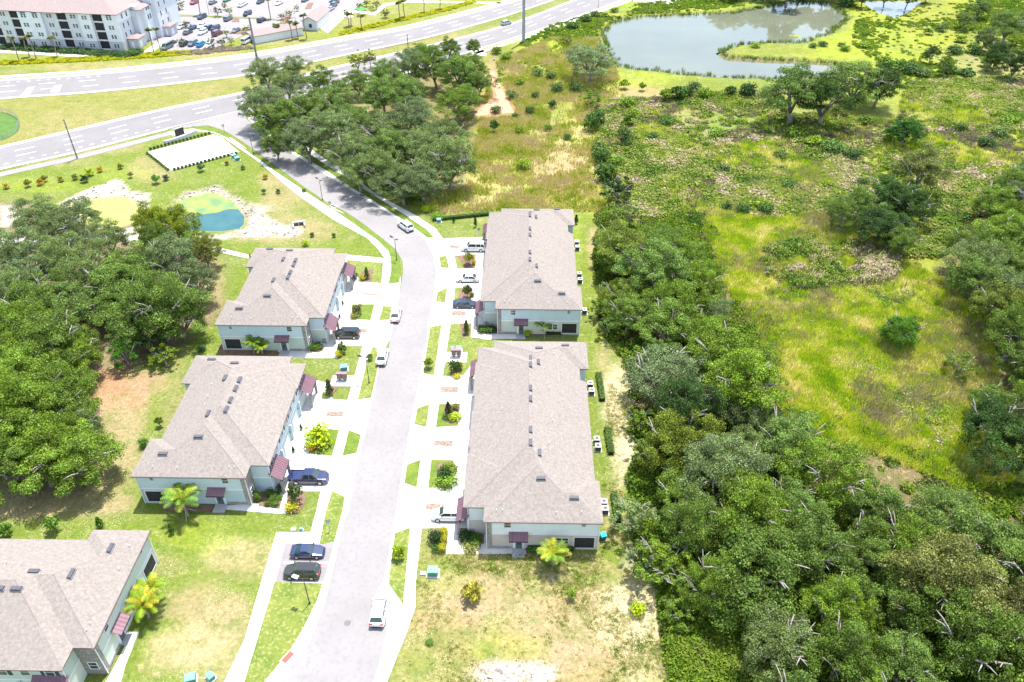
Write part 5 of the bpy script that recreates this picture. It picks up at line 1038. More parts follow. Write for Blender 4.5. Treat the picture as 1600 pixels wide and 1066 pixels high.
for a in [(965,290,3.6,(.03,.075,.02)),(950,262,2.2,BRIGHT),(958,330,2.4,BRIGHT),(985,330,2.6,BRIGHT),(940,380,2.2,OAK),(950,455,2.2,OAK),(935,480,1.8,BRIGHT),(1005,480,3,OAK),(950,505,2,OAK),(1010,560,3,BRIGHT),(1010,700,2.6,BRIGHT),(1000,650,2.2,BRIGHT),(990,800,3,GREYO),(1035,870,3.5,BRIGHT),(1075,905,3.2,BRIGHT),(1000,870,2.3,GREYO),(1065,950,2,BRIGHT)]:
    tree(*a, 'small tree on the wood margin behind the townhouses', 'trees on the wood margin behind the right townhouses', small=True)
for x in range(1120, 1360, 19): tree(x, -30 + (x * 37) % 11, 4.2 + (x % 5) * .5, OAK, 'oak on the far bank of the big pond', 'oaks on the far bank of the pond')
for x in (1350, 1385, 1420, 1450): tree(x, -12 + (x % 7), 3.2, DK, 'oak on the far bank of the big pond', 'oaks on the far bank of the pond')
# ---- shrubs
def shrub_mesh(i, shape, n, size, seed):
    d = []
    if shape == 'round':
        for k in range(9): a = k * 2.4; d.append(puff((math.cos(a) * .28 * (k > 0), math.sin(a) * .28 * (k > 0), .38 + .22 * math.cos(k)), .42, n // 9, size, .85))
    elif shape == 'cone':
        for k in range(12): u = k / 12; a = k * 2.4; d.append(puff((math.cos(a) * .16 * (1 - u), math.sin(a) * .16 * (1 - u), .12 + u * .8), .36 * (1 - u * .75), n // 12, size, .6))
    elif shape == 'loose':
        for k in range(14): a = k * 2.4; r = .42 * math.sqrt(k / 14); d.append(puff((math.cos(a) * r, math.sin(a) * r, .25 + .5 * random.random() * (1 - r)), .2, n // 14, size, .9))
    return quad_mesh('%s_foliage_%d' % (shape, i), np.concatenate(d), SLEAF)
SHR = {'round': [shrub_mesh(0, 'round', 700, .13, 1), shrub_mesh(1, 'round', 620, .14, 2)], 'cone': [shrub_mesh(2, 'cone', 700, .12, 3)], 'loose': [shrub_mesh(3, 'loose', 520, .14, 4), shrub_mesh(4, 'loose', 460, .15, 5)]}
stem = MB(); stem.tube([(0, 0, -.05), (.02, 0, .25), (0, .03, .6)], [.045, .035, .01], 5)
for k in range(4): a = k * 1.6; stem.tube([(0, 0, .15), (math.cos(a) * .25, math.sin(a) * .25, .5)], [.02, .008], 4)
STEM = stem.me('stems', BARK)
def shrub(px, py, w, h, color, label, group=None, shape='round', name='garden_shrub', cat='shrub', z=.0, world=None, stems=True):
    x, y = world or G(px, py); e = empty(name, (x, y, z), random.uniform(0, 6.28), label, cat, group, scale=(w, w, h))
    f = link('foliage', random.choice(SHR[shape]), e); v = random.uniform(1.5, 1.85); f.color = (color[0] * v, color[1] * v, color[2] * v, 1)
    if stems: link('stem', STEM, e)
    return e
YEL = (.30,.29,.02); LIM = (.20,.27,.012); MGN = (.045,.10,.012); GDK = (.022,.055,.014); OLV = (.13,.14,.02); ORG = (.30,.20,.02)
for a in [(733,414,2.2,3.4,OLV,'young tree in the top lawn pad in front of the white SUV','loose'),(731,466,2.0,3.6,(.07,.09,.03),'young tree in the lawn pad between the white sedan and navy sedan','loose'),(729,522,1.7,3.4,MGN,'slim evergreen by the front walk of the farther right townhouses','cone'),
          (743,355,1.1,3.2,GDK,'columnar evergreen at the near corner of the lawn above the farther right townhouses','cone'),(709,340+8,1.0,1.6,GDK,'small dark shrub in front of the boundary hedge near the top right townhouse','cone'),(712,583,1.9,3.0,GDK,'dark bushy evergreen under the right mail kiosk','round'),(719,578,1.0,1.7,YEL,'bright yellow bush beside the dark evergreen under the right mail kiosk','round'),(714,590,1.3,.9,YEL,'low bright yellow bush at the foot of the right mail kiosk bed','round'),
          (701,648,1.7,3.0,GDK,'dark conical evergreen in the middle right lawn pad','cone'),(713,640,1.2,1.3,OLV,'olive round bush right of the conical evergreen','round'),(711,655,1.9,1.0,LIM,'low lime mound below the conical evergreen','round'),(698,654,1.2,.9,MGN,'low green mound left of the lime mound','round'),
          (694,746,1.8,2.0,GDK,'dark round bush inside the big green mound of the lower right lawn pad','round'),(698,755,2.9,1.2,(.075,.14,.01),'broad green mound filling the lower right lawn pad','round'),(703,736,2.2,1.2,(.1,.16,.012),'green mound behind the dark round bush','round'),
          (680,847,1.7,2.2,GDK,'dark round bush beside the bright yellow hedge near the bottom right drive','round'),(684,860,1.4,1.0,MGN,'low green bush at the foot of the bright yellow hedge','round'),(693,836,1.2,1.5,YEL,'bright yellow hedge bush, upper of three','round'),(693,848,1.2,1.5,YEL,'bright yellow hedge bush, middle of three','round'),(691,861,1.1,1.4,YEL,'bright yellow hedge bush, lower of three','round'),
          (499,694,3.6,3.8,(.22,.30,.008),'big round lime yellow tree in the left lawn pad above the blue pickup','round'),(487,702,1.4,1.1,ORG,'orange green low bush at the foot of the lime yellow tree','round'),(463,784,2.3,4.0,(.05,.075,.02),'dark leafy young tree in front of the blue pickup','loose'),(456,796,1.8,1.3,YEL,'yellow bush below the dark tree near the pickup','round'),
          (516,618,1.9,3.8,(.05,.08,.02),'dark slender tree left of the left mail kiosk','cone'),(509,620,1.2,.9,LIM,'lime bush at the foot of the slender tree by the left mail kiosk','round'),(535,552,1.7,3.0,(.06,.09,.02),'dark young tree at the near end of the farther left townhouse walk','loose'),(529,557,1.2,1.3,YEL,'yellow bush under the young tree by the farther left townhouse walk','round'),
          (559,491,2.0,2.8,(.09,.11,.03),'olive young tree in the lawn pad above the black SUV','loose'),(554,497,1.6,1.0,OLV,'olive low bush under the olive young tree','round'),(574,436,1.6,3.0,(.05,.10,.015),'green young tree in the top left lawn pad','cone'),(566,438,1.3,1.2,YEL,'yellow bush beside the green young tree in the top left pad','round'),(553,436,1.5,1.6,GDK,'dark green bush by the top maroon awning of the farther left townhouses','round'),
          (741,414,.9,1.2,ORG,'small yellow orange bush at the right end of the top lawn pad','round'),(738,464,.9,1.1,OLV,'olive bush at the right end of the second lawn pad','round'),
          (404,781,1.1,1.8,(.08,.14,.012),'upright green hedge bush by the white window of the pickup townhouse','round'),(421,774,1.1,.9,MGN,'small round bush by the blue wall, first from the hedge','round'),(429,777,1.2,.9,MGN,'small round bush by the blue wall, second from the hedge','round'),(436,781,.9,.7,MGN,'small round bush near the driveway corner of the pickup townhouse','round'),(425,783,.9,.7,MGN,'small round bush in the middle of the mulch bed by the pickup townhouse','round'),(419,790,.9,.7,MGN,'small round bush at the walk edge, left one','round'),(430,790,1.0,.8,MGN,'small round bush at the walk edge, right one','round'),(439,768,1.0,1.5,GDK,'dark bush under the maroon awning behind the pickup','round'),
          (487,548,1.2,1.5,MGN,'green bush by the near corner of the farther left townhouses','round'),(497,545,1.6,1.2,MGN,'broad green bush below the black SUV','round'),(459,707,.8,1.3,GDK,'dark clipped bush at a garage pier, lower','cone'),(471,672,.8,1.3,GDK,'dark clipped bush at a garage pier, upper','cone'),(536,477,.7,1.2,GDK,'dark clipped bush at the upper garage pier of the farther left townhouses','cone'),(531,498,.7,1.2,GDK,'dark clipped bush at the lower garage pier of the farther left townhouses','cone'),
          (737,936,2.6,4.0,(.24,.22,.03),'olive yellow young tree alone on the bare lot','loose'),(624,872,1.9,3.2,(.19,.26,.015),'lime young tree in the right lawn strip','loose'),(893,936,1.3,2.2,(.15,.24,.02),'small lime sapling on the bare lot','loose'),(996,958,1.7,1.9,(.28,.36,.01),'ball shaped lime bush on the pale sand','round'),
          (86,830,2.2,3.2,(.07,.13,.02),'young green tree above the lower left townhouse, middle one','loose'),(158,824,1.5,2.2,MGN,'young green tree above the lower left townhouse, right one','cone'),(12,836,2.0,3.0,(.08,.15,.02),'young green tree above the lower left townhouse, left one','loose'),(270,834,1.2,2.4,MGN,'slender sapling below the queen palm of the pickup townhouse','cone'),(251,667,1.3,2.4,(.07,.12,.02),'sapling behind the pickup townhouse, upper','loose'),(226,698,1.3,1.8,(.06,.12,.02),'bush behind the pickup townhouse near its corner','round'),
          (670,576,1.7,2.6,(.13,.19,.02),'thin young tree in the right lawn strip near the kiosk','loose'),(671,1005,.9,.5,MGN,'small green tuft on the bare lot','round'),(578,563,1.2,1.5,(.08,.12,.02),'small tree beside the parked white sedan','loose'),(478,384,1.3,1.4,LIM,'bright lime bush above the farther left townhouses','round'),(522,371,.8,1.1,MGN,'tiny bush on the grass left of the upper sidewalk','round'),(394,415,1.0,3.0,MGN,'narrow bush at the back corner of the farther left townhouses','cone'),(316,548,1.4,1,GDK,'dark low bush behind the pickup townhouse roof','round'),
          (640,361,.9,.9,MGN,'low bush on the strip by the moving white SUV','round'),(878,865-3,1.8,1.4,(.24,.26,.01),'yellow green round bush under the palm of the nearest right townhouse','round'),(728,842,1.8,1.2,GDK,'dark low bush beside the maroon awning of the nearest right townhouse','round'),(742,846,1.8,.9,MGN,'low green bush at the recessed wall of the nearest right townhouse','round'),(736,855,2.2,.6,OLV,'dry low bush at the walk edge of the nearest right townhouse','round'),
          (755,518,2.0,1.0,MGN,'clipped green bush at the recessed wall of the farther right townhouse, left','round'),(766,518,2.0,1.0,GDK,'clipped green bush at the recessed wall of the farther right townhouse, right','round'),(824,523,1.5,1.2,LIM,'lime bush left of the palm of the farther right townhouse','round'),(862,516,2.0,1.6,(.35,.32,.01),'yellow bush right of the palm of the farther right townhouse','round'),(900,330+20,1.5,2.5,GDK,'dark bush at the far back corner of the farther right townhouses','cone'),
          (475,300,1,.8,MGN,'tiny green bush by the upper left sidewalk','round')]:
    px, py, w, h, c, lb, sh = a; shrub(px, py, w, h, c, lb, None, sh, z=.1 if lb.find('bare lot') < 0 else 0)
# box hedges
def hedge(p, q, w, h, color, label, group=None):
    a, b = Vector((*G(*p), 0)), Vector((*G(*q), 0)); L = (b - a).length; e = empty('hedge', a, math.atan2((b - a).y, (b - a).x), label, 'hedge', group)
    n = int(L * w * h * 150) + 120; c = rng.random((n, 3)) * np.array([L, w, h]) - np.array([0, w / 2, 0]); f = rng.integers(0, 4, n)
    c[f == 0, 2] = h; c[f == 1, 1] = -w / 2; c[f == 2, 1] = w / 2; c += rng.normal(size=(n, 3)) * .06
    nn = np.zeros((n, 3)); nn[:, 2] = (f == 0) + .3; nn[f == 1, 1] = -1; nn[f == 2, 1] = 1; nn += rng.normal(size=(n, 3)) * .45
    o = link('foliage', quad_mesh('hedge_foliage', quads(c, nn, .13 + .1 * rng.random(n)), SLEAF), e); o.color = (*color, 1); m = MB(); m.box(.1, L - .1, -w / 2 + .1, w / 2 - .1, 0, h - .12); m.ob('inner_twigs', nmat('hedge_inner', (.02,.035,.01)), e); return e
hedge((823,860), (848,861), .9, .9, (.09,.2,.02), 'clipped green hedge between the entry and the palm of the nearest right townhouse'); hedge((872,857), (898,858), .9, .8, (.09,.2,.02), 'clipped green hedge under the lanai screen of the nearest right townhouse')
hedge((852,522), (877,522), .9, .8, (.04,.10,.012), 'clipped hedge below the lanai of the farther right townhouse')
for i, (p, q, lb) in enumerate([((935,586),(941,628),'long clipped hedge enclosing the first air conditioner pair of the nearest right townhouse'),((948,672),(955,712),'long clipped hedge enclosing the middle air conditioner pair of the nearest right townhouse'),((958,772),(966,820),'long clipped hedge at the near back corner of the nearest right townhouse'),((676,345),(765,336),'low dark boundary hedge between the lawn and the meadow above the right townhouses')]):
    hedge(p, q, 1.0, .8, (.10,.21,.02), lb)
# shrub row along the upper sidewalk
row = [(683,343),(668,331),(655,322),(640,312),(625,302),(610,292),(596,283),(582,274),(568,265),(555,257),(542,249),(529,241),(516,233),(503,226),(490,219),(478,212),(466,206),(455,200)]
for i, (x, y) in enumerate(row): shrub(x + random.uniform(-2, 2), y - 2, random.uniform(1.8, 2.8), random.uniform(.9, 1.6), random.choice([MGN, (.08,.15,.012), LIM]), 'green shrub in the upper sidewalk row', 'shrubs along the upper sidewalk', 'round')
# little shrubs bordering the white slab
n = 0
for (p, q, k, sd_) in [((233,235),(330,209),17,'far'),((270,267),(372,240),17,'near'),((229,240),(264,268),11,'left')]:
    for i in range(k):
        t = (i + .5) / k; shrub(p[0] + (q[0] - p[0]) * t, p[1] + (q[1] - p[1]) * t, .72, .8, GDK if k > 12 else MGN, f'small shrub on the {sd_} border of the white slab', 'shrubs bordering the white slab', 'round', stems=False)
for (x, y, c, w) in [(45,292,OLV,1.8),(64,289,ORG,1.8),(11,295,ORG,1.5),(71,284,OLV,1.6),(96,284,(.18,.17,.02),1.5),(118,281,(.12,.13,.02),1.6),(133,285,GDK,2.0),(141,275,LIM,2.0),(157,269,ORG,1.5),(189,264,OLV,1.5),(245,287,(.10,.2,.03),2.2),(260,282,(.06,.1,.04),1.6),(415,280,ORG,1.4),(413,303,(.06,.12,.05),1.2),(435,302,(.05,.1,.03),1.2),(380,265,(.05,.1,.04),1.2),(315,268,(.06,.12,.03),2.0),(205,278,(.15,.14,.04),1.4),(488,302+68,MGN,1.1),(355,258,(.12,.1,.05),1.1)]:
    shrub(x, y, w, w * 1.3, c, 'young shrub on the near highway bank', 'young shrubs on the highway bank', 'loose')
# bushes of the meadow and pond shore
FB = [(773,205,1.8,3.6),(775,172,2.0,1.6),(800,150,2.2,2),(812,130,2.0,2),(818,260,2.2,2.2),(886,214,1.2,1.4),(863,165,1.4,2),(836,150,1.4,1.8),(857,200,1.3,1.6),(812,205,1.5,2),(805,180,1.3,1.2),(828,175,1.6,2),(840,115,2.2,2),(790,90,2.4,2),(776,80,2.2,2.2),(860,120,2,2),(870,140,2.2,2.2),(900,140,2.4,2.6),(980,165,2.6,2.4),(1040,154,2.6,3.4),(1058,153,3.6,4),(1072,148,2.6,3),(1085,140,2.4,2.8),(1098,152,2.4,3),(1110,150,1.8,2.2),(1140,148,2.4,3.2),(1167,148,3,3.8),(1199,146,1.6,2),(1003,138,1.6,2.4),(975,135,2.2,2.6),(925,200,2.4,4),(935,192,1.8,3),(975,225,2.2,4),(980,195,2.2,3.4),(978,238,1.6,2),(940,250,2.4,3),(944,278,2.6,3.2),(935,240,2,3),(962,255,2.2,2),(990,180,2,2),(1040,192,2.6,2),(1020,215,2.2,1.6),(1130,265,3,2),(1120,210,2.8,1.8),(1180,325,2.6,2.4),(1195,330,2.4,2.4),(1160,330,1.8,2),(1135,325,1.6,2.4),(1240,210,3,2.4),(1270,225,3,2.6),(1300,235,3.5,2.6),(1330,245,2.6,2.4),(1220,245,2.6,2),(1350,190,2.4,2),(1180,70,2.0,1.4),(1270,70,1.8,1.2),(1285,68,2,1.4),(1315,68,2,1.2),(1320,75,2.2,1.4),(1350,70,2.6,1.6),(1400,105,3.6,2.6),(1420,110,3.6,2.8),(1440,115,3,2.2),(1380,98,3,2.4),(1445,85,2.4,1.8),(1480,110,3.6,2.4),(1510,115,3.4,2.4),(1470,45,2.6,2.2),(1450,50,2.6,2),(1500,62,3,2.4),(1520,80,2.6,2.8),(1490,80,3,2.4),(1540,100,3,2.4),(1385,210+10,1.6,2.2),(1480,160,1.6,1.6),(1500,200,2,1.8),(1540,225,2.6,2.2),(1560,210,2.8,2.4),(1575,190,2.6,2),(1555,180,2.4,1.8),(895,40,3,2),(915,30,2.8,1.8),(930,22,2.6,1.8),(945,22,2,1.5),(960,15,2,1.6),(1185,6,2.2,2),(1320,6,4,3),(1260,0,3,2.4),(1440,140,1.4,1.6),(1290,290,2,1.6),(1230,290,2.2,1.6)]
FCOL = [(.05,.10,.02),(.09,.15,.015),(.035,.075,.02),(.12,.18,.015),(.07,.11,.03)]
for i, (x, y, w, h) in enumerate(FB):
    c = FCOL[(i * 7) % 5]; cn = ['mid green', 'fresh green', 'dark green', 'lime green', 'grey green'][(i * 7) % 5]
    near = 'on the meadow right of the grove' if x < 900 and y > 110 else 'on the highway side of the pond' if x < 970 and y < 110 else 'along the near shore of the big pond' if y < 160 and x < 1210 else 'in the hedge line between meadow and field' if x < 1000 else 'on the pond spit and its far bank' if y < 90 and x < 1370 else 'in the scrub right of the pond' if y < 150 else 'in the wild scrub field on the right'
    k_ = 1.75 if 915 < x < 1000 and y > 160 else 1.5; shrub(x, y + 4, w * k_, h * k_ * .9, c, f'{cn} bush {near}', f'bushes {near}', random.choice(['round', 'loose', 'round']), name='wild_bush', cat='bush', stems=False)
# fallen dead tree by the pond oak
e = empty('fallen_tree', (*G(970, 158), 0), 0, 'fallen grey dead tree with reddish dry twigs below the solitary pond oak', 'dead tree'); m = MB(); m.tube([(-7, -1, .3), (-2, 0, .8), (2, .4, .5)], [.1, .22, .3], 6)
for k in range(26): a = random.uniform(-.8, 1.5); m.tube([(random.uniform(-1, 2), 0, .5), (2 + math.cos(a) * 3, math.sin(a) * 3, random.uniform(.2, 2))], [.06, .02], 4)
m.ob('trunk', nmat('dry_dead_wood', (.30,.21,.17), (.38,.30,.26), 3), e)
# ---- palms
def palm_parts(n, L, droop, up, lw, seed):
    r2 = random.Random(seed); out = []
    for k in range(n):
        a = 2 * math.pi * k / n * 2.1 + r2.uniform(-.2, .2); el = up + r2.uniform(-.25, .35) - (k / n) * .5; vs = []; fs = []; P_ = Vector((0, 0, 0)); pts = []
        for s in range(9):
            t = s / 8; ang = el - t * t * droop; pts.append(P_.copy()); P_ = P_ + Vector((math.cos(a) * math.cos(ang), math.sin(a) * math.cos(ang), math.sin(ang))) * L / 8
        m = MB(); m.tube(pts, [.04, .04, .035, .03, .03, .02, .02, .015, .01], 4, cap=False); side = Vector((-math.sin(a), math.cos(a), 0))
        for s in range(1, 27):
            t = s / 27 * 7.9; i = int(t); p = pts[i].lerp(pts[min(8, i + 1)], t - i); w = lw * math.sin(math.pi * min(1, .12 + s / 27 * .86)) + .12; d = (pts[min(8, i + 1)] - pts[i]).normalized()
            for q in (-1, 1):
                tip = p + side * q * w + d * w * .45 + Vector((0, 0, -w * r2.uniform(.25, .6))); b = d * .055
                m.add([p - b, p + b, tip + b * .2, tip - b * .2], [(0, 1, 2, 3)])
        out.append(m.me('frond_%d' % k, PLEAF))
    return out
QF = palm_parts(17, 2.9, 1.7, 1.1, .5, 4); SF = palm_parts(12, 1.15, 1.3, .7, .42, 8)
def palm(px, py, h, s, label, col, yel=None, cat='palm tree', fr=QF, r=.16, name='queen_palm', group=None, nf=None):
    e = empty(name, (*G(px, py), 0), random.uniform(0, 6), label, cat, group); m = MB()
    pts = [(.12 * math.sin(k), .1 * k / 6, h * k / 8 - .1 * (k == 0)) for k in range(9)]; m.tube(pts, [r * (1.35 if k == 0 else 1 + .12 * (k % 2)) for k in range(9)], 8); m.ob('trunk', PBARK, e)
    top = pts[-1]
    for k, me in enumerate(fr[:nf] if nf else fr):
        o = link('frond', me, e, top); o.scale = (s,) * 3; c = yel if (yel and k % 3 == 0) else col; o.color = (*c, 1)
    return e
PG = (.13,.25,.03); PY = (.38,.35,.03)
palm(294,806,3.0,1.15,'large queen palm in front of the pickup townhouse end wall',PG,(.26,.32,.03)); palm(866,884,2.4,.95,'queen palm in front of the nearest right townhouse end wall',(.17,.28,.03),(.32,.33,.03))
palm(240,940,2.2,.95,'upper yellowing palm of the two beside the lower left townhouse',(.2,.31,.02),PY); palm(232,965,2.2,1.0,'lower yellowing palm of the two beside the lower left townhouse',(.2,.31,.02),PY)
palm(849,522,1.8,.8,'lime palm by the entry of the farther right townhouse',(.15,.25,.02),(.28,.28,.02)); palm(397,552,2.2,.8,'palm with lime fronds at the end wall of the farther left townhouses',(.13,.22,.02)); palm(410,553,1.5,.7,'small lime palm right of the larger one at the farther left townhouses',(.2,.28,.012))
# timber braces under three palms and the X brace
for px, py, lb in [(294,806,'pale timber braces under the large queen palm'),(240,940,'pale timber braces under the yellowing palms'),(849,524,'pale crossed timber braces under the lime palm')]:
    e = empty('palm_brace', (*G(px, py), 0), .4, lb, 'tree brace')
    for k in range(3): a = k * 2.09 + .3; MB().tube([(math.cos(a) * 1.3, math.sin(a) * 1.3, 0), (math.cos(a) * .2, math.sin(a) * .2, 1.4)], .05, 4).ob('timber_brace', nmat('pale_timber', (.42,.34,.25)), e)
for px, py, h in [(31,96,7.5),(46,89,6),(57,93,7.5),(90,88,6),(240,80,7),(252,84,8),(423,30,7),(457,62,6),(479,61,8),(466,60,5),(314,24,7.5),(435,58,4),(625,31,6),(632,28,6),(663,19,5),(688,15,5),(546,42,4.5),(565,46,4.5),(549,40,4)]:
    palm(px, py, h, 1.35, 'slender sabal palm beyond the highway', (.09,.115,.03), None, fr=SF, r=.17, name='sabal_palm', group='sabal palms beyond the highway')
for px, py in [(246,10),(339,19),(358,18),(351,10),(464,14),(452,22),(439,27),(291,39),(353,53),(385,47),(330,68),(346,67),(360,66),(284,66),(283,10),(572,6),(580,16),(588,9),(600,22),(540,20),(560,10)]:
    tree(px, py - 3, random.uniform(1.1, 2.2), random.choice([OLIVE, (.07,.12,.02), BRIGHT]), 'young tree beyond the highway', 'young trees beyond the highway', small=True, H=random.uniform(2.6, 4.2))
for px, py in [(14,72),(70,76),(82,77),(132,80),(148,82),(182,84),(196,85),(208,84),(214,80),(104,79),(118,79),(47,75),(30,73),(160,84)]:
    shrub(px, py + 3, 4.6, 1.6, (.03,.07,.02), 'dark foundation shrub along the apartment wall', 'foundation shrubs of the apartment building', 'round', stems=False)
# ---- ground cover that nobody could count
def scatter(name, protos, pts, scale, tilt, color, label=None, mat=None, hs_=None):
    """instances of a small clump of blades on points, all inside one object"""
    pv, pf = protos; n0 = len(pv); N = len(pts); co = np.concatenate([pv, pts]).astype(np.float32)
    me = bpy.data.meshes.new(name); me.vertices.add(len(co)); me.vertices.foreach_set('co', co.ravel()); me.loops.add(pf.size); me.loops.foreach_set('vertex_index', pf.astype(np.int32).ravel())
    k = pf.shape[1]; me.polygons.add(len(pf)); me.polygons.foreach_set('loop_start', np.arange(0, pf.size, k, dtype=np.int32)); me.polygons.foreach_set('loop_total', np.full(len(pf), k, np.int32)); me.update(calc_edges=True); me.materials.append(mat or SLEAF)
    a = me.attributes.new('is_clump', 'BOOLEAN', 'POINT'); a.data.foreach_set('value', np.arange(len(co)) < n0)
    rot = np.zeros((len(co), 3), np.float32); rot[n0:, 2] = rng.random(N) * 6.28; rot[n0:, 0] = rng.normal(size=N) * tilt; rot[n0:, 1] = rng.normal(size=N) * tilt
    a = me.attributes.new('rot', 'FLOAT_VECTOR', 'POINT'); a.data.foreach_set('vector', rot.ravel())
    sc = np.ones((len(co), 3), np.float32); sc[n0:] = scale[:, None]
    if hs_ is not None: sc[n0:, 2] *= hs_
    a = me.attributes.new('size', 'FLOAT_VECTOR', 'POINT'); a.data.foreach_set('vector', sc.ravel())
    o = link(name, me, kind='stuff'); o.color = (*color, 1)
    ng = bpy.data.node_groups.new(name + '_spread', 'GeometryNodeTree'); ng.interface.new_socket('Geometry', in_out='INPUT', socket_type='NodeSocketGeometry'); ng.interface.new_socket('Geometry', in_out='OUTPUT', socket_type='NodeSocketGeometry')
    n = ng.nodes; l = ng.links; gi = n.new('NodeGroupInput'); go = n.new('NodeGroupOutput'); se = n.new('GeometryNodeSeparateGeometry'); l.new(gi.outputs[0], se.inputs[0])
    def na(nm, t): q = n.new('GeometryNodeInputNamedAttribute'); q.data_type = t; q.inputs[0].default_value = nm; return q.outputs[0]
    l.new(na('is_clump', 'BOOLEAN'), se.inputs[1]); ip = n.new('GeometryNodeInstanceOnPoints'); l.new(se.outputs[1], ip.inputs['Points']); l.new(se.outputs[0], ip.inputs['Instance'])
    er = n.new('FunctionNodeEulerToRotation'); l.new(na('rot', 'FLOAT_VECTOR'), er.inputs[0]); l.new(er.outputs[0], ip.inputs['Rotation']); l.new(na('size', 'FLOAT_VECTOR'), ip.inputs['Scale']); l.new(ip.outputs[0], go.inputs[0])
    md = o.modifiers.new('spread', 'NODES'); md.node_group = ng; return o
def tuft(nb, h, w, spread):
    v = []; f = []
    for k in range(nb):
        a = rng.random() * 6.28; r = spread * math.sqrt(rng.random()); x, y = r * math.cos(a), r * math.sin(a); b = rng.random() * 6.28; hh = h * (.6 + .6 * rng.random()); lx, ly = math.cos(a) * hh * .45 * rng.random(), math.sin(a) * hh * .45 * rng.random()
        i = len(v); v += [(x - math.cos(b) * w, y - math.sin(b) * w, 0), (x + math.cos(b) * w, y + math.sin(b) * w, 0), (x + lx + math.cos(b) * w * .3, y + ly + math.sin(b) * w * .3, hh), (x + lx - math.cos(b) * w * .3, y + ly - math.sin(b) * w * .3, hh)]; f.append((i, i + 1, i + 2, i + 3))
    return np.array(v), np.array(f)
def clump(n, r, size, flat=.6):
    v = puff((0, 0, r * flat * .45), r, n, size, flat, .3, .7); return v, np.arange(len(v)).reshape(-1, 4)
TRACK = GL([(764,95),(772,95),(778,120),(792,148),(805,170),(803,182),(740,186),(746,172),(770,152),(768,125)])
def region(pts, N, seed, dens=None, z=0, hard=None):
    """random ground places inside a sighted outline"""
    g = np.random.default_rng(seed); w = GL([(min(max(a, -80), 1680), b) for a, b in pts]); x0 = min(p[0] for p in w); x1 = max(p[0] for p in w); y0 = min(p[1] for p in w); y1 = max(p[1] for p in w)
    x = g.uniform(x0, x1, N * 6); y = g.uniform(y0, y1, N * 6); k = sdf(x, y, w) < 0; x, y = x[k], y[k]
    k = (sdf(x, y, PW) > 2.0) & (sdf(x, y, PW2) > 1) & (sdf(x, y, TRACK) > .3); 
    if dens: k &= g.random(len(x)) < dens(x, y)
    x, y = x[k][:N], y[k][:N]; return np.stack([x, y, np.full(len(x), z)], 1)
def blade_material(name, cols, sc=.25):
    m = bpy.data.materials.new(name); m.use_nodes = True; n = m.node_tree.nodes; l = m.node_tree.links; n.remove(n['Principled BSDF'])
    g = n.new('ShaderNodeNewGeometry'); oi = n.new('ShaderNodeObjectInfo'); t = n.new('ShaderNodeTexNoise'); t.inputs['Scale'].default_value = sc; t.inputs['Detail'].default_value = 4; t.inputs['Roughness'].default_value = .65; l.new(g.outputs['Position'], t.inputs['Vector'])
    a = n.new('ShaderNodeMath'); a.operation = 'MULTIPLY_ADD'; a.inputs[1].default_value = .22; l.new(oi.outputs['Random'], a.inputs[0]); l.new(t.outputs[0], a.inputs[2]); b = n.new('ShaderNodeMath'); b.operation = 'SUBTRACT'; b.inputs[1].default_value = .11; l.new(a.outputs[0], b.inputs[0])
    r = n.new('ShaderNodeValToRGB'); el = r.color_ramp.elements; el[0].position = .33; el[0].color = (*cols[0], 1); el[1].position = .68; el[1].color = (*cols[-1], 1)
    for i, c in enumerate(cols[1:-1]): q = el.new(.33 + .35 * (i + 1) / (len(cols) - 1)); q.color = (*c, 1)
    l.new(b.outputs[0], r.inputs[0]); mr = n.new('ShaderNodeMapRange'); mr.inputs[3].default_value = .65; mr.inputs[4].default_value = 1.35; l.new(g.outputs['Random Per Island'], mr.inputs[0])
    v = n.new('ShaderNodeVectorMath'); v.operation = 'SCALE'; l.new(r.outputs[0], v.inputs[0]); l.new(mr.outputs[0], v.inputs['Scale']); d = n.new('ShaderNodeBsdfDiffuse'); tr = n.new('ShaderNodeBsdfTranslucent'); mx = n.new('ShaderNodeMixShader'); mx.inputs[0].default_value = .3
    l.new(v.outputs[0], d.inputs[0]); l.new(v.outputs[0], tr.inputs[0]); l.new(d.outputs[0], mx.inputs[1]); l.new(tr.outputs[0], mx.inputs[2]); l.new(mx.outputs[0], n['Material Output'].inputs[0]); return m
BL1 = blade_material('meadow_blades', [(.30,.40,.03), (.46,.47,.07), (.64,.55,.24), (.56,.44,.27)], .12)
BL2 = blade_material('field_blades', [(.26,.42,.02), (.50,.60,.03), (.62,.64,.08), (.85,.74,.36)], .16)
BL3 = blade_material('scrub_leaves', [(0.079,0.149,0.035), (0.158,0.245,0.035), (0.280,0.298,0.088), (0.455,0.367,0.280)], .09)
BL4 = blade_material('undergrowth_leaves', [(.06,.13,.02), (.11,.20,.022), (.19,.27,.03), (.14,.17,.05)], .12)
MEADOW = [(645,318),(700,300),(730,290),(745,210),(770,100),(860,60),(935,60),(965,115),(985,200),(962,300),(940,332),(760,330),(690,335)]
RF = [(1090,330),(1165,290),(1300,250),(1330,330),(1400,400),(1470,440),(1540,500),(1560,600),(1580,690),(1580,760),(1500,765),(1420,730),(1330,700),(1225,660),(1190,540),(1130,440),(1105,380)]
nz = lambda s, sd, lo: (lambda x, y: np.clip((fbm(x, y, s, sd) - lo) * 5, .05, 1))
T1 = tuft(12, .55, .05, .35); T2 = tuft(12, .65, .055, .4)
p = region(MEADOW, 26000, 1, nz(.1, 4, .35)); scatter('meadow_grass', T1, p, .7 + .8 * rng.random(len(p)), .15, (1, 1, 1), mat=BL1)
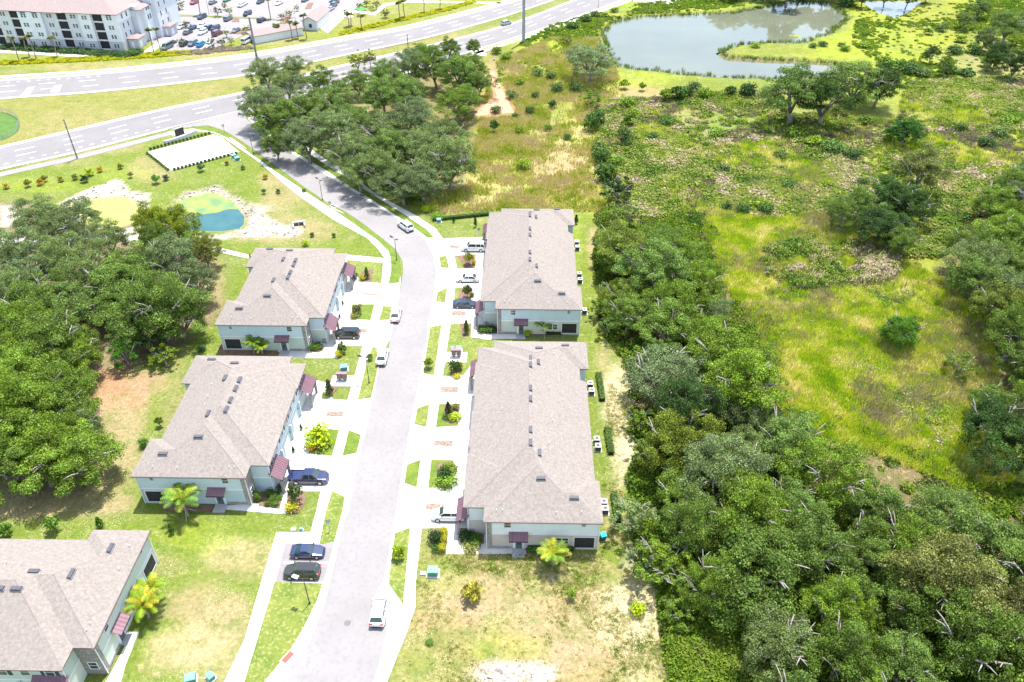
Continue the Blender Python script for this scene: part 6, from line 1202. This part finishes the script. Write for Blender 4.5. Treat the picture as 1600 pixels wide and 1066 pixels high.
p = region(RF, 42000, 2, nz(.1, 9, .3)); scatter('field_grass', T2, p, .7 + .8 * rng.random(len(p)), .15, (1, 1, 1), mat=BL2)
SCR = [(935,160),(1210,140),(1230,180),(1400,190),(1420,130),(1600,120),(1700,90),(1700,320),(1500,340),(1480,400),(1400,400),(1330,330),(1200,340),(1140,330),(1080,345),(955,335),(940,250)]
p = region(SCR, 15000, 3, nz(.05, 14, .42)); scatter('wild_scrub', clump(130, .6, .19), p, .8 + 2.6 * rng.random(len(p)) ** 2, .1, (1, 1, 1), mat=BL3, hs_=.8)
p = region(SCR, 12000, 13, nz(.08, 24, .45)); scatter('tall_weeds', T2, p, .9 + .9 * rng.random(len(p)), .15, (1, 1, 1), mat=BL2)
SC2 = [(1180,440),(1200,390),(1290,370),(1400,400),(1400,440),(1250,455)]
p = region(SC2, 900, 4, nz(.12, 14, .34)); scatter('field_brush', clump(100, .6, .18), p, 1.0 + 1.6 * rng.random(len(p)), .1, (1, 1, 1), mat=BL3, hs_=1.6)
PSH = [(760,100),(860,40),(960,10),(1090,-5),(1200,-10),(1330,-15),(1600,-20),(1620,110),(1420,130),(1330,70),(1340,20),(1290,3),(1205,5),(1080,18),(1000,22),(945,48),(955,104),(880,150),(780,150)]
p = region(PSH, 9000, 5, nz(.06, 31, .45)); scatter('shore_scrub', clump(80, .6, .26), p, .6 + .9 * rng.random(len(p)), .1, (1, 1, 1), mat=BL4, hs_=.7)
p = region([(935,330),(1100,330),(1160,440),(1230,540),(1255,632),(1345,672),(1515,745),(1690,780),(1690,1180),(1060,1180),(1050,1066),(1035,930),(995,870),(985,760),(990,600),(940,500),(930,400)], 7500, 6, nz(.06, 41, .36)); scatter('wood_undergrowth', clump(110, .7, .28), p, .7 + 1.1 * rng.random(len(p)), .1, (1, 1, 1), mat=BL4, hs_=.9)
p = region([(1035,930),(1100,940),(1170,990),(1190,1170),(1060,1170),(1050,1066)], 1500, 7); scatter('bright_thicket', clump(120, .8, .28), p, .7 + .9 * rng.random(len(p)), .1, (1, 1, 1), mat=BL4, hs_=1.2)
p = region([(450,205),(560,265),(650,325),(640,300),(560,262),(520,245),(470,205)], 500, 8); scatter('grove_edge_growth', clump(110, .7, .26), p, .8 + 1.0 * rng.random(len(p)), .1, (1, 1, 1), mat=BL4, hs_=1.2)
p = np.concatenate([region([(0,96),(100,92),(170,88),(298,79),(299,86),(170,95),(100,98),(0,102)], 900, 9), region([(530,50),(600,34),(700,12),(740,0),(745,4),(700,17),(600,40),(530,57)], 700, 10)]); scatter('verge_hedge_planting', clump(90, .6, .24), p, .7 + .5 * rng.random(len(p)), .05, (1, 1, 1), mat=blade_material('verge_hedge_leaves', [(0.175,0.245,0.018), (0.455,0.473,0.018), (0.525,0.455,0.018)], .5))
p = region([(268,84),(330,76),(390,72),(400,76),(330,84),(300,86)], 250, 11); scatter('bare_brush_row', clump(70, .6, .2), p, .9 + .5 * rng.random(len(p)), .05, (1, 1, 1), mat=blade_material('grey_twigs', [(0.280,0.245,0.193), (0.385,0.333,0.245)], .5))
p = region(RF, 9000, 21, nz(.12, 61, .5)); scatter('straw_stalks', tuft(10, .85, .05, .3), p, .8 + .7 * rng.random(len(p)), .25, (1, 1, 1), mat=blade_material('straw', [(.30,.30,.10), (.36,.30,.19)], .3))
p = region(SCR, 5000, 22, nz(.1, 62, .5)); scatter('grey_brush', clump(110, .6, .16), p, .9 + 1.4 * rng.random(len(p)), .1, (1, 1, 1), mat=blade_material('brush_twigs', [(.14,.13,.08), (.19,.15,.12), (.10,.13,.05)], .2), hs_=.8)
p = region([(1200,455),(1420,450),(1540,560),(1580,740),(1500,760),(1330,690),(1240,600)], 1300, 23, nz(.08, 63, .52)); scatter('field_weeds', clump(110, .6, .18), p, .8 + 1.3 * rng.random(len(p)), .1, (1, 1, 1), mat=BL3, hs_=.7)
# rubble on the dug banks
def stone():
    v = np.array([(0,0,.5),(.5,.1,0),(.1,.5,.05),(-.45,.2,0),(-.2,-.5,.1),(.35,-.4,0)]); f = np.array([(0,1,2),(0,2,3),(0,3,4),(0,4,5),(0,5,1)]); return v, f
rub = np.concatenate([region([(265,312),(290,298),(340,288),(360,300),(420,340),(445,352),(470,350),(470,368),(380,372),(386,356),(384,330),(360,306),(330,302),(285,308)], 900, 31), region([(92,316),(150,292),(185,280),(200,298),(232,304),(232,324),(190,318),(150,318)], 350, 32), region([(760,1040),(850,1036),(862,1066),(740,1066)], 160, 33)])
rub[:, 2] = -.02 + np.minimum(0, np.minimum(bank(sdf(rub[:, 0], rub[:, 1], TW), 2.4, 5.0, 2.5), bank(sdf(rub[:, 0], rub[:, 1], AW), 2.0, 6.0, 3.0)))
scatter('bank_rubble', stone(), rub, .15 + .75 * rng.random(len(rub)) ** 3, .4, (1, 1, 1), mat=nmat('limestone_rubble', (.42,.38,.34), (.22,.19,.17), .8, rough=.95), hs_=.7)
# reeds round the big pond's edge
rp = np.array(resample(PW + [PW[0]], .35)); rp = rp[rng.random(len(rp)) < .8]; rp = rp + rng.normal(size=rp.shape) * .9; rp = np.concatenate([rp, np.full((len(rp), 1), -.5)], 1); scatter('shore_reeds', tuft(12, .9, .06, .4), rp, .6 + .8 * rng.random(len(rp)), .15, (1, 1, 1), mat=BL4)
# long lawn tufts on the bare lots, yards and banks
LOT = [(600,1130),(640,980),(650,905),(659,826),(700,866),(935,866),(950,600),(985,600),(985,760),(1010,900),(1050,960),(1060,1130)]
BL5 = blade_material('dry_lawn_tufts', [(0.175,0.298,0.026), (0.333,0.385,0.070), (0.665,0.578,0.315), (0.840,0.735,0.525)], .45)
p = region(LOT, 9000, 12, nz(.15, 51, .42)); scatter('dry_lawn_grass', tuft(9, .16, .035, .2), p, .6 + .9 * rng.random(len(p)), .2, (1, 1, 1), mat=BL5)

# ---------------------------------------------------------------- labels: say which one it is, by its place among its like
bpy.context.view_layer.update()
ORD = ['first', 'second', 'third', 'fourth', 'fifth', 'sixth', 'seventh', 'eighth', 'ninth', 'tenth', 'eleventh', 'twelfth', 'thirteenth', 'fourteenth', 'fifteenth', 'sixteenth', 'seventeenth', 'eighteenth']
def by_label():
    d = {}
    for o in C.objects:
        if o.parent is None and o.get('category') and o.get('label'): d.setdefault(o['label'], []).append(o)
    return {k: v for k, v in d.items() if len(v) > 1}
for lab, os_ in by_label().items():
    if len(os_) <= 12 or lab.startswith('small shrub on the') or lab.startswith('green shrub in the upper'): continue
    q = [PX(o.location.x, o.location.y, 3) for o in os_]; xs_ = sorted(a[0] for a in q); ys_ = sorted(a[1] for a in q); n = len(q)
    for o, (x, y) in zip(os_, q):
        v = 'upper' if y < ys_[n // 3] else 'lower' if y > ys_[2 * n // 3] else 'middle'; h = 'left' if x < xs_[n // 3] else 'right' if x > xs_[2 * n // 3] else 'centre'
        o['label'] = f'{lab}, {v} {h} part'
for lab, os_ in by_label().items():
    if len(os_) > 18: continue
    for i, o in enumerate(sorted(os_, key=lambda o: PX(o.location.x, o.location.y, 1)[0])): o['label'] = f'{lab}, {ORD[i]} from left'
